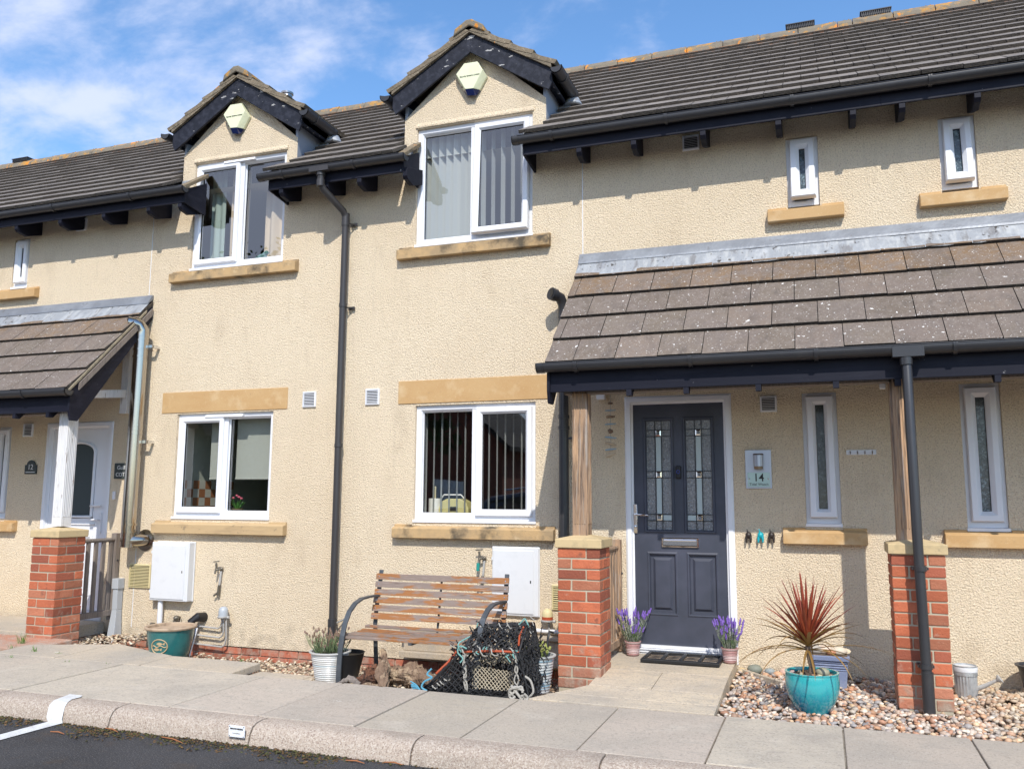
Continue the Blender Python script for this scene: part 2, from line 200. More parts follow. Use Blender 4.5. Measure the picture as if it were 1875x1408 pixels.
# ------------------------------------------------------------------ mesh builder
class MB:
    def __init__(s): s.v = []; s.f = []; s.c = []; s.mi = []; s.col = None; s.m = 0
    def add(s, vs, fs):
        o = len(s.v); s.v += [Vector(p) for p in vs]
        for f in fs: s.f.append([o+i for i in f]); s.c.append(s.col); s.mi.append(s.m)
        return o
    def prism(s, pts, vec):
        n = len(pts); vec = Vector(vec); a = [Vector(p) for p in pts]
        return s.add(a + [p+vec for p in a], [list(range(n)), list(range(2*n-1, n-1, -1))] + [[i, i+n, (i+1) % n+n, (i+1) % n] for i in range(n)])
    def box(s, x0, x1, y0, y1, z0, z1): return s.prism([(x0, y0, z0), (x1, y0, z0), (x1, y1, z0), (x0, y1, z0)], (0, 0, z1-z0))
    def hexa(s, p): return s.add(p, [[0, 3, 2, 1], [4, 5, 6, 7], [0, 1, 5, 4], [1, 2, 6, 5], [2, 3, 7, 6], [3, 0, 4, 7]])
    def quad(s, *p): return s.add(p, [list(range(len(p)))])
    def yz(s, pts, x0, x1): return s.prism([(x0, y, z) for y, z in pts], (x1-x0, 0, 0))
    def xz(s, pts, y0, y1): return s.prism([(x, y0, z) for x, z in pts], (0, y1-y0, 0))
    def tube(s, pts, r, n=10, cap=True, flat=1.):
        pts = [Vector(p) for p in pts]; k = len(pts); rs = r if isinstance(r, (list, tuple)) else [r]*k
        vs = []; t0 = (pts[1]-pts[0]).normalized()
        up = Vector((0, 0, 1)) if abs(t0.z) < .9 else Vector((0, 1, 0))
        a = t0.cross(up).normalized()
        for i, p in enumerate(pts):
            t = (pts[min(i+1, k-1)]-pts[max(i-1, 0)]).normalized()
            a = (a - t*a.dot(t))
            a = a.normalized() if a.length > 1e-6 else t.orthogonal().normalized()
            b = t.cross(a)
            for j in range(n):
                th = 2*math.pi*j/n; vs.append(p + a*math.cos(th)*rs[i]*flat + b*math.sin(th)*rs[i])
        fs = [[i*n+j, i*n+(j+1) % n, (i+1)*n+(j+1) % n, (i+1)*n+j] for i in range(k-1) for j in range(n)]
        if cap: fs += [list(range(n))[::-1], list(range((k-1)*n, k*n))]
        return s.add(vs, fs)
    def lathe(s, prof, c, n=28, sx=1., sy=1.):
        vs = []; k = len(prof)
        for r, z in prof:
            for j in range(n): th = 2*math.pi*j/n; vs.append((c[0]+r*math.cos(th)*sx, c[1]+r*math.sin(th)*sy, c[2]+z))
        fs = [[i*n+j, i*n+(j+1) % n, (i+1)*n+(j+1) % n, (i+1)*n+j] for i in range(k-1) for j in range(n)]
        fs += [list(range(n))[::-1], list(range((k-1)*n, k*n))]
        return s.add(vs, fs)
    def ring(s, x0, x1, z0, z1, prof):      # moulding swept round an upright rectangle, mitred corners; prof = closed list of (inset, y)
        vs = []; n = len(prof)
        for d, y in prof: vs += [(x0+d, y, z0+d), (x1-d, y, z0+d), (x1-d, y, z1-d), (x0+d, y, z1-d)]
        return s.add(vs, [[i*4+j, i*4+(j+1) % 4, ((i+1) % n)*4+(j+1) % 4, ((i+1) % n)*4+j] for i in range(n) for j in range(4)])
    def ball(s, c, r, n=8, m=6, jit=0.):
        rx, ry, rz = r if isinstance(r, (list, tuple)) else (r, r, r); vs = [(c[0], c[1], c[2]-rz)]
        for i in range(1, m):
            ph = -math.pi/2+math.pi*i/m
            for j in range(n):
                th = 2*math.pi*j/n; q = 1+random.uniform(-jit, jit)
                vs.append((c[0]+rx*q*math.cos(ph)*math.cos(th), c[1]+ry*q*math.cos(ph)*math.sin(th), c[2]+rz*q*math.sin(ph)))
        vs.append((c[0], c[1], c[2]+rz)); e = len(vs)-1
        fs = [[0, 1+(j+1) % n, 1+j] for j in range(n)] + [[e, 1+(m-2)*n+j, 1+(m-2)*n+(j+1) % n] for j in range(n)]
        fs += [[1+i*n+j, 1+i*n+(j+1) % n, 1+(i+1)*n+(j+1) % n, 1+(i+1)*n+j] for i in range(m-2) for j in range(n)]
        return s.add(vs, fs)
    def xf(s, start, mat):
        for i in range(start, len(s.v)): s.v[i] = mat @ s.v[i]
    def jitter(s, start, a):
        for i in range(start, len(s.v)): s.v[i] += Vector((random.uniform(-a, a), random.uniform(-a, a), random.uniform(-a, a)))
    def build(s, name, mat, parent=None, loc=None, smooth=False, bevel=0., seg=2, recalc=True):
        me = bpy.data.meshes.new(name)
        o = bpy.data.objects.new(name, me); C.objects.link(o)
        org = Vector(loc) if loc is not None else Vector((0, 0, 0))
        if parent is not None:
            o.parent = parent; q = parent
            org = Vector(parent.get('_w', (0, 0, 0))); o['_w'] = tuple(org)
        else:
            o.location = org; o['_w'] = tuple(org)
        me.from_pydata([p-org for p in s.v], [], s.f)
        for m in (mat if isinstance(mat, (list, tuple)) else [mat]): me.materials.append(m)
        me.polygons.foreach_set('material_index', s.mi)
        if any(c is not None for c in s.c):
            a = me.color_attributes.new('Col', 'FLOAT_COLOR', 'CORNER'); out = []
            for f, c in zip(s.f, s.c): out += list((*(c or (1, 1, 1)), 1))*len(f)
            a.data.foreach_set('color', out)
        if recalc or smooth:
            bm = bmesh.new(); bm.from_mesh(me)
            if recalc: bmesh.ops.recalc_face_normals(bm, faces=bm.faces)
            if smooth:
                for f in bm.faces: f.smooth = True
                for e in bm.edges:
                    if len(e.link_faces) == 2 and e.calc_face_angle(0) > .7: e.smooth = False
            bm.to_mesh(me); bm.free()
        if bevel:
            b = o.modifiers.new('bevel', 'BEVEL'); b.width = bevel; b.segments = seg; b.limit_method = 'ANGLE'; b.angle_limit = R(40); b.harden_normals = False
        return o
def thing(name, label, cat, loc=(0, 0, 0), group=None):
    o = bpy.data.objects.new(name, None); C.objects.link(o); o.location = loc; o['_w'] = tuple(loc); o.empty_display_size = .1
    o['label'] = label; o['category'] = cat
    if group: o['group'] = group
    return o
def tag(o, label, cat, group=None):
    o['label'] = label; o['category'] = cat
    if group: o['group'] = group
    return o
def struct(o, kind='structure'): o['kind'] = kind; return o
def text(s, size, loc, parent, mat, name='lettering', ext=.0015, sx=1., bold=0.):
    c = bpy.data.curves.new(name, 'FONT'); c.body = s; c.size = size; c.extrude = ext; c.align_x = 'CENTER'; c.align_y = 'CENTER'; c.offset = bold
    t = bpy.data.objects.new(name, c); C.objects.link(t); bpy.context.view_layer.update()
    me = bpy.data.meshes.new_from_object(t.evaluated_get(bpy.context.evaluated_depsgraph_get())); bpy.data.objects.remove(t)
    me.transform(Matrix.Translation(Vector(loc)-Vector(parent['_w'])) @ Matrix.Rotation(R(90), 4, 'X') @ Matrix.Diagonal((sx, 1, 1, 1)))
    o = bpy.data.objects.new(name, me); C.objects.link(o); o.parent = parent; me.materials.clear(); me.materials.append(mat); return o
# ------------------------------------------------------------------ ground, road, kerb, paving, gravel
g = MB(); g.box(-300, 300, -300, 300, -.6, -.42); struct(g.build('ground', m_soil))
g = MB(); g.quad((-60, -60, 0), (60, -60, 0), (60, -2.6, 0), (-60, -2.6, 0)); struct(g.build('road', m_asph))
JX = [.761+.6985*k for k in range(-22, 12)]
rnd = random.Random(3)
g = MB()
for a, b in zip(JX[:-1], JX[1:]):
    t = rnd.uniform(.86, 1.06); g.col = (t, t*rnd.uniform(.98, 1.01), t*rnd.uniform(.96, 1.0))
    h = .12+rnd.uniform(-.003, .003)
    g.box(a+.005, b-.005, -2.715, -1.665, .04, h)
g.col = (.13, .12, .10); g.box(JX[0], JX[-1], -2.7, -1.68, -.1, .106)
# the second row of slabs on the left and the lower pair beside it
for a, b, y1, y2 in ((-7.0, -6.3, -1.30, -1.0), (-6.29, -5.37, -.95, -1.27), (-5.36, -4.45, -1.28, -1.28)):
    t = rnd.uniform(.95, 1.1); g.col = (t, t*.97, t*.9)
    g.hexa([(a, -1.655, .06), (b, -1.655, .06), (b, y2, .075), (a, y1, .075), (a, -1.655, .12), (b, -1.655, .122), (b, y2, .135), (a, y1, .135)])
for a, b in ((-4.43, -3.93), (-3.92, -3.2)):
    t = rnd.uniform(.98, 1.1); g.col = (t, t*.97, t*.9); g.box(a, b, -1.655, -1.3, 0, .072)
struct(g.build('pavement', m_slab, bevel=.006))
g = MB()
KX = [G(236, 1288).x, G(489, 1316).x, G(781, 1341).x, G(1110, 1380).x]
st = (KX[3]-KX[0])/3; ks = [KX[0]+st*i for i in range(-12, 12)]
prof = [(-2.722, -.08), (-2.722, .118), (-2.80, .120), (-2.85, .114), (-2.885, .096), (-2.905, .066), (-2.925, .0), (-2.93, -.08)]
for a, b in zip(ks[:-1], ks[1:]):
    t = rnd.uniform(.9, 1.08); g.col = (t, t, t*.98); o = len(g.v)
    g.yz(prof, a+.006, b-.006)
g.col = (.25, .22, .2); g.yz([(-2.73, -.08), (-2.73, .10), (-2.85, .095), (-2.895, .05), (-2.91, -.08)], ks[0], ks[-1])
struct(g.build('kerb', m_kerb, smooth=True))
# painted bay line: on the road, up the kerb face and over its top
g = MB(); pl = []
for i in range(15):
    t = i/14; y = -7.0+t*4.09; xc = -4.86-.065*(1-t)*4; pl.append((xc+rnd.uniform(-.006, .006), y))
vs = [];
for x, y in pl: vs += [(x-.055+rnd.uniform(-.006, .006), y, .005), (x+.055+rnd.uniform(-.006, .006), y, .005)]
g.add(vs, [[2*i, 2*i+1, 2*i+3, 2*i+2] for i in range(14)])
pp = [(-2.93, .004), (-2.929, .03), (-2.910, .068), (-2.889, .099), (-2.851, .1185), (-2.80, .1245), (-2.722, .1235), (-2.69, .1262)]
vs = []
for i, (y, z) in enumerate(pp):
    w = .062+rnd.uniform(-.008, .008); xo = -4.87-.012*i; vs += [(xo-w, y, z), (xo+w, y, z)]
g.add(vs, [[2*i, 2*i+1, 2*i+3, 2*i+2] for i in range(len(pp)-1)])
struct(g.build('bay_line', m_paint, recalc=False))
# sloping path to the door, four slabs
g = MB()
def pz(y): return .124+max(0, min(1, (y+1.66)/1.15))*.075
rows = [(-1.655, -1.475), (-1.465, -1.205), (-1.195, -.725), (-.715, -.04)]
for i, (a, b) in enumerate(rows):
    t = rnd.uniform(1.12, 1.25); g.col = (t, t*.97, t*.88)
    la = -1.98+(a+1.66)*.36/.5 if a < -1.2 else -1.66
    lb = -1.98+(b+1.66)*.36/.5 if b < -1.2 else -1.66
    la, lb = min(la, -1.62), min(lb, -1.62)
    if i == 3: la = lb = -1.72
    cuts = [la, None] if i != 2 else [la, -1.2]
    def sl(x0a, x0b, x1):
        g.hexa([(x0a, a, -.1), (x1, a, -.1), (x1, b, -.1), (x0b, b, -.1), (x0a, a, pz(a)), (x1, a, pz(a)), (x1, b, pz(b)), (x0b, b, pz(b))])
    if i == 2: sl(la, lb, -1.205); t = t*.96; g.col = (t, t*.97, t*.9); sl(-1.2, -1.2, -.71)
    else: sl(la, lb, -.71)
g.col = (.16, .14, .12)
for y in (-1.47, -1.20, -.72): g.hexa([(-1.9 if y < -1.3 else -1.68, y-.008, 0), (-.73, y-.008, 0), (-.73, y+.008, 0), (-1.9 if y < -1.3 else -1.68, y+.008, 0), (-1.9 if y < -1.3 else -1.68, y-.008, pz(y)-.006), (-.73, y-.008, pz(y)-.006), (-.73, y+.008, pz(y)-.006), (-1.9 if y < -1.3 else -1.68, y+.008, pz(y)-.006)])
struct(g.build('path', m_slab, bevel=.003))
# earth under the gravel, left bed falls towards the wall, right bed level
def zl(x, y): return .055+(-.125-.055)*max(0, min(1, (y+1.4)/1.2)) if x > -6.6 else .03
def zr(x, y): return .088
g = MB(); g.quad((-7.3, -1.66, .05), (-1.6, -1.66, .05), (-1.6, -1.35, .045), (-7.3, -1.35, .045)); g.quad((-7.3, -1.35, .045), (-1.6, -1.35, .045), (-1.6, .05, -.14), (-7.3, .05, -.14))
g.quad((-.72, -1.67, .075), (7, -1.67, .075), (7, .05, .075), (-.72, .05, .075))
g.quad((-16, -1.67, .05), (-7.3, -1.67, .05), (-7.3, .05, .05), (-16, .05, .05))
struct(g.build('flower_bed_earth', m_soil))
# path of the left house: paving slabs and a low red mortar strip
g = MB(); g.col = (1.02, .98, .9)
for a, b, c, d in ((-10.5, -8.75, -1.0, -.05), (-8.74, -7.35, -.9, -.05), (-10.5, -7.35, -1.655, -1.42)): g.box(a, b, c, d, 0, .165 if c > -1.4 else .12)
struct(g.build('side_path', m_slab, bevel=.006))
g = MB(); g.col = (.95, .45, .30); g.hexa([(-8.6, -1.42, 0), (-6.84, -1.42, 0), (-6.84, -.95, 0), (-8.6, -.95, 0), (-8.6, -1.42, .118), (-6.84, -1.42, .118), (-6.84, -.95, .14), (-8.6, -.95, .14)])
struct(g.build('red_mortar_strip', m_slab, bevel=.01))

def stones(name, pts, sizes, cols, mat, flat=.6, sub=1):
    bm = bmesh.new(); bmesh.ops.create_icosphere(bm, subdivisions=sub, radius=1); tv = np.array([v.co[:] for v in bm.verts]); tf = np.array([[v.index for v in f.verts] for f in bm.faces]); bm.free()
    n = len(pts); rg = np.random.default_rng(5)
    tvn = tv[None]*(1+rg.normal(0, .10, (n, len(tv), 1)))
    sc = sizes[:, None, None]*np.stack([rg.uniform(.8, 1.35, n), rg.uniform(.7, 1.1, n), rg.uniform(flat*.7, flat*1.2, n)], 1)[:, None, :]
    v = tvn*sc; an = rg.uniform(0, 6.28, n); tl = rg.normal(0, .35, n)
    c, s = np.cos(tl)[:, None], np.sin(tl)[:, None]; x, y, z = v[..., 0], v[..., 1], v[..., 2]
    x, z = x*c+z*s, -x*s+z*c; c, s = np.cos(an)[:, None], np.sin(an)[:, None]; x, y = x*c-y*s, x*s+y*c
    V = np.stack([x, y, z], -1)+pts[:, None, :]
    F = tf[None]+(np.arange(n)*len(tv))[:, None, None]
    me = bpy.data.meshes.new(name); V = V.reshape(-1, 3); F = F.reshape(-1, 3)
    me.vertices.add(len(V)); me.vertices.foreach_set('co', V.ravel()); me.loops.add(F.size); me.loops.foreach_set('vertex_index', F.ravel().astype(np.int32))
    me.polygons.add(len(F)); me.polygons.foreach_set('loop_start', np.arange(0, F.size, 3, dtype=np.int32)); me.polygons.foreach_set('loop_total', np.full(len(F), 3, dtype=np.int32))
    me.update(); me.validate()
    a = me.color_attributes.new('Col', 'FLOAT_COLOR', 'POINT'); cc = np.concatenate([cols, np.ones((n, 1))], 1); a.data.foreach_set('color', np.repeat(cc, len(tv), 0).ravel())
    me.polygons.foreach_set('use_smooth', np.ones(len(F), bool)); me.materials.append(mat)
    o = bpy.data.objects.new(name, me); C.objects.link(o); return o
rg = np.random.default_rng(11)
pal = np.array([[.46, .38, .31], [.54, .40, .30], [.33, .28, .25], [.56, .48, .39], [.50, .28, .16], [.38, .32, .28], [.66, .58, .48], [.40, .21, .13], [.27, .25, .24], [.54, .36, .26], [.56, .40, .25], [.30, .19, .13]])
def field(n, x0, x1, y0, y1, zf, lo, hi, P, layers=.02, keep=None):
    x = rg.uniform(x0, x1, n); y = rg.uniform(y0, y1, n)
    if keep is not None: k = np.array([keep(a, b) for a, b in zip(x, y)]); x, y = x[k], y[k]
    z = np.array([zf(a, b) for a, b in zip(x, y)])+rg.uniform(0, layers, len(x))+.008*np.sin(x*9)*np.cos(y*7)
    c = P[rg.integers(0, len(P), len(x))]*rg.uniform(.8, 1.35, (len(x), 1))
    return np.stack([x, y, z], 1), rg.uniform(lo, hi, len(x)), np.clip(c, 0, 1)
p1, s1, c1 = field(7800, -.70, 3.2, -1.655, -.01, zr, .012, .027, pal, .03)
tan = np.clip((p1[:, 0]-.75)/.5, 0, 1)[:, None]; c1 = c1*(1-tan*.5)+np.array([[.55, .45, .30]])*tan*.5
struct(stones('gravel', p1, s1, c1, m_peb), 'stuff')
pal2 = np.array([[.46, .36, .24], [.55, .44, .30], [.36, .27, .18], [.28, .20, .14], [.60, .52, .40], [.34, .19, .12]])
p2, s2, c2 = field(6500, -7.25, -1.6, -1.6, -.01, zl, .010, .024, pal2, .03, keep=lambda x, y: not (x < -4.45 and y < -1.25) and not (x < -3.9 and y < -1.32) and not (-1.9 < x < -1.57 and -1.2 < y < -.87))
struct(stones('stone_chippings', p2, s2, c2, m_peb, flat=.4), 'stuff')
# moss, needles and grit in the gutter of the road
p3, s3, c3 = field(16000, -6.8, -.9, -3.33, -2.925, lambda x, y: .001, .003, .011, np.array([[.09, .05, .02], [.05, .045, .012], [.13, .075, .03], [.03, .022, .015], [.07, .07, .02]]), .006, keep=lambda x, y: rg.random() < (1-min(1, abs(y+2.925)/(.05+.42*max(0, mnoise.noise(Vector((x*1.5, 2, 4)))+.30)))**.7)*(1 if x < -2.6 else .35) and not (-4.97 < x < -4.8 and y > -3.05))
struct(stones('moss_litter', p3, s3, c3, m_moss, flat=.4), 'stuff')
TW = [(204, 1336, .16, .3), (315, 1354, .22, .28), (105, 1341, .13, .1), (245, 1333, .10, .0), (380, 1352, .15, .05), (60, 1312, .14, .35), (650, 1394, .13, .1), (720, 1397, .12, .05)]
for i, (px, py, ln, an) in enumerate(TW):
    q = G(px, py, .010); b = MB(); dx, dy = math.cos(an)*ln/2, -math.sin(an)*ln/2
    b.tube([(q.x-dx, q.y-dy, .010), (q.x, q.y+.008, .014), (q.x+dx, q.y+dy, .010)], [.003, .0045, .002], 6)
    tag(b.build('twig', m_twig, loc=(q.x, q.y, 0)), 'thin orange brown twig lying on the asphalt by the kerb', 'twig', 'twigs lying along the kerb')
# ------------------------------------------------------------------ roof tiles
def tiles(mb, O, U, S, Nn, length, rows, gauge, w, t, clip=None, tone=None, seed=1, off=.5, first=0.):
    O, U, S, Nn = map(Vector, (O, U, S, Nn)); q = random.Random(seed)
    for k in range(rows):
        s0 = k*gauge; s1 = s0+gauge+.05; x = -w*(off if k % 2 else 0)+first
        while x < length:
            a, b = max(0, x+.003), min(length, x+w-.003); x += w
            if b-a < .03: continue
            for (aa, bb) in (clip(a, b, s0, s1) if clip else [(a, b)]):
                if bb-aa < .02: continue
                h = t*.95+q.uniform(-.002, .003); d = q.uniform(-.004, .004)
                P = lambda u, s, n: O+U*u+S*s+Nn*n
                mb.col = tone(k, q) if tone else None
                o = mb.add([P(aa, s0+d, h-t*.9), P(bb, s0+d, h-t*.9), P(bb, s0+d, h), P(aa, s0+d, h), P(aa, s1, -t*.8), P(bb, s1, -t*.8), P(bb, s1, .002), P(aa, s1, .002)], [])
                mb.m = 0; mb.f += [[o+3, o+2, o+6, o+7]]; mb.c.append(mb.col); mb.mi.append(0)
                for f in ([0, 1, 2, 3], [0, 3, 7, 4], [1, 5, 6, 2], [0, 4, 5, 1]): mb.f.append([o+i for i in f]); mb.c.append(mb.col); mb.mi.append(1)
                if mb.notch:    # dark plate stands in for a shaded interlock hole at each tile's lower corner
                    mb.mi[-4:] = [1]*4; c0 = P(bb-.05, s0+d-.002, h*.45); mb.col = (.2, .2, .2); m0 = mb.m; mb.m = 1
                    mb.prism([P(bb-.055, s0+d-.003, h*.15), P(bb-.012, s0+d-.003, h*.15), P(bb-.012, s0+d-.003, h*.75), P(bb-.055, s0+d-.003, h*.75)], S*.004); mb.m = m0
MB.notch = False
TH = R(35); EY, EZ = -.39, 4.845; RY = 3.0; RZ = EZ+(RY-EY)*math.tan(TH); GA = .29
def zroof(y): return EZ+(y-EY)*math.tan(TH)
def tone_d(k, q): v = q.uniform(.82, 1.12); return (v, v*.985, v*.97)
def gutter_run(mb, p, q, out, r=.056, clips=.95, ends=(1, 1)):
    p, q, out = Vector(p), Vector(q), Vector(out); L_ = (q-p).length; ax = (q-p).normalized(); Z = Vector((0, 0, 1))
    def arc(R0, R1, a, b):
        pts = [out*math.cos(t)*R0+Z*math.sin(t)*R0 for t in [math.pi+(math.pi+.25)*i/14 for i in range(15)]]
        inn = [out*math.cos(t)*R1+Z*math.sin(t)*R1 for t in [2*math.pi+.25-(math.pi+.25)*i/14 for i in range(15)]]
        mb.prism([p+ax*a+v for v in pts+inn], ax*(b-a))
    arc(r, r-.004, 0, L_)
    rim = [p+(out*math.cos(.25)+Z*math.sin(.25))*r, p-out*r]
    for s_ in rim: mb.tube([s_, s_+ax*L_], .0045, 6)
    if ends[0]: arc(r+.004, .001, -.012, .0); arc(r+.004, r-.002, -.012, .045)
    if ends[1]: arc(r+.004, .001, L_, L_+.012); arc(r+.004, r-.002, L_-.045, L_+.012)
    n = max(1, int(L_/clips)); 
    for i in range(n):
        a = (i+.35)*L_/n
        arc(r+.010, r-.002, a-.014, a+.014)
        mb.tube([p+ax*a+out*(r+.004), p+ax*a+out*(r+.004)+Z*.014], .008, 6)

# ------------------------------------------------------------------ windows
FR = [(0, .11), (0, .028), (.042, .028), (.058, .044), (.058, .11)]
def window(house, x0, x1, z0, z1, sash=None, mull=None, gl=None, sill=None, sillmat=None, lintel=None, narrow=False, open_=0., nose=True, frame_in=.07, pane=.085):
    fr = MB(); fr.ring(x0, x1, z0, z1, FR)
    cells = []
    if mull is not None:
        fr.box(mull-.034, mull+.034, .030, .11, z0+.05, z1-.05); cells = [(x0+.050, mull-.026), (mull+.026, x1-.050)]
    else: cells = [(x0+.050, x1-.050)]
    if nose: fr.box(x0-.006, x1+.006, -.012, .06, z0-.028, z0-.001)
    panes = []
    if not narrow:
        for i, (a, b) in enumerate(cells):
            if sash != i: fr.ring(a, b, z0+.05, z1-.05, [(0, .10), (0, .050), (.016, .064), (.016, .10)]); panes.append((a+.014, b-.014, z0+.064, z1-.064, .080))
        gk = MB()
        for (a, b, c, d, y) in panes: gk.ring(a-.003, b+.003, c-.003, d+.003, [(0, y+.01), (0, y-.008), (.007, y-.008), (.007, y+.01)])
    wobj = fr.build('window', m_upvc, house, bevel=.003)
    if narrow: sx0, sx1, sz0, sz1, SP = x0+.030, x1-.030, z0+.045, z1-.030, [(0, .05), (0, -.002), (.008, -.018), (.048, -.018), (pane, .012), (pane, .05)]
    elif sash is not None:
        a, b = cells[sash]; sx0, sx1, sz0, sz1, SP = a-.014, b+.014, z0+.036, z1-.036, [(0, .055), (0, .010), (.008, -.002), (.046, -.002), (.066, .020), (.066, .055)]
    if narrow or sash is not None:
        s = MB(); s.ring(sx0, sx1, sz0, sz1, SP); ins = SP[4][0]
        g2 = MB(); g2.quad((sx0+ins-.004, .032, sz0+ins-.004), (sx1-ins+.004, .032, sz0+ins-.004), (sx1-ins+.004, .032, sz1-ins+.004), (sx0+ins-.004, .032, sz1-ins+.004))
        k2 = MB(); k2.ring(sx0+ins-.003, sx1-ins+.003, sz0+ins-.003, sz1-ins+.003, [(0, .04), (0, .022), (.006, .022), (.006, .04)])
        if open_:
            mt = Matrix.Translation((0, .03, sz1)) @ Matrix.Rotation(-open_, 4, 'X') @ Matrix.Translation((0, -.03, -sz1))
            for b_ in (s, g2, k2): b_.xf(0, mt)
        so_ = s.build('sash', m_upvc, wobj, bevel=.002)
        g2.build('pane', gl or m_glass, wobj, recalc=False); k2.build('gasket', m_gasket, wobj)
    if not narrow:
        gk.build('gasket', m_gasket, wobj)
        for (a, b, c, d, y) in panes:
            p = MB(); p.quad((a, y, c), (b, y, c), (b, y, d), (a, y, d)); p.build('pane', gl or m_glass, wobj, recalc=False)
    if sill:
        a, b, c, d = sill; s = MB(); s.yz([(.10, c), (-.075, c), (-.075, d-.022), (.0, d), (.10, d+.004)], a, b)
        s.yz([(.0, d-.01), (-.02, d-.01), (-.02, d+.012), (.0, d+.014)], a, x0-.01); s.yz([(.0, d-.01), (-.02, d-.01), (-.02, d+.012), (.0, d+.014)], x1+.01, b)
        s.build('sill', sillmat or m_stone, wobj, bevel=.006)
    if lintel:
        a, b, c, d = lintel; s = MB(); s.box(a, b, -.008, .12, c, d); s.build('lintel', m_stone, wobj, bevel=.004)
    return wobj
def vent(parent, x, z, w=.15, h=.15, mat=None, n=8, y=0.):
    m = MB(); m.ring(x-w/2, x+w/2, z-h/2, z+h/2, [(0, y+.01), (0, y-.016), (.014, y-.020), (.014, y+.01)])
    for i in range(n):
        zz = z-h/2+.016+(h-.032)*(i+.25)/n; t = (h-.032)/n
        m.hexa([(x-w/2+.01, y-.016, zz), (x+w/2-.01, y-.016, zz), (x+w/2-.01, y-.002, zz+t*.45), (x-w/2+.01, y-.002, zz+t*.45), (x-w/2+.01, y-.016, zz+t*.22), (x+w/2-.01, y-.016, zz+t*.22), (x+w/2-.01, y-.002, zz+t*.6), (x-w/2+.01, y-.002, zz+t*.6)])
    o = m.build('air_vent', mat or m_upvc, parent)
    b = MB(); b.quad((x-w/2+.01, y-.003, z-h/2+.01), (x+w/2-.01, y-.003, z-h/2+.01), (x+w/2-.01, y-.003, z+h/2-.01), (x-w/2+.01, y-.003, z+h/2-.01)); b.build('opening_shade', m_gasket, o, recalc=False)  # black sheet stands in for the shade behind the louvres
    return o

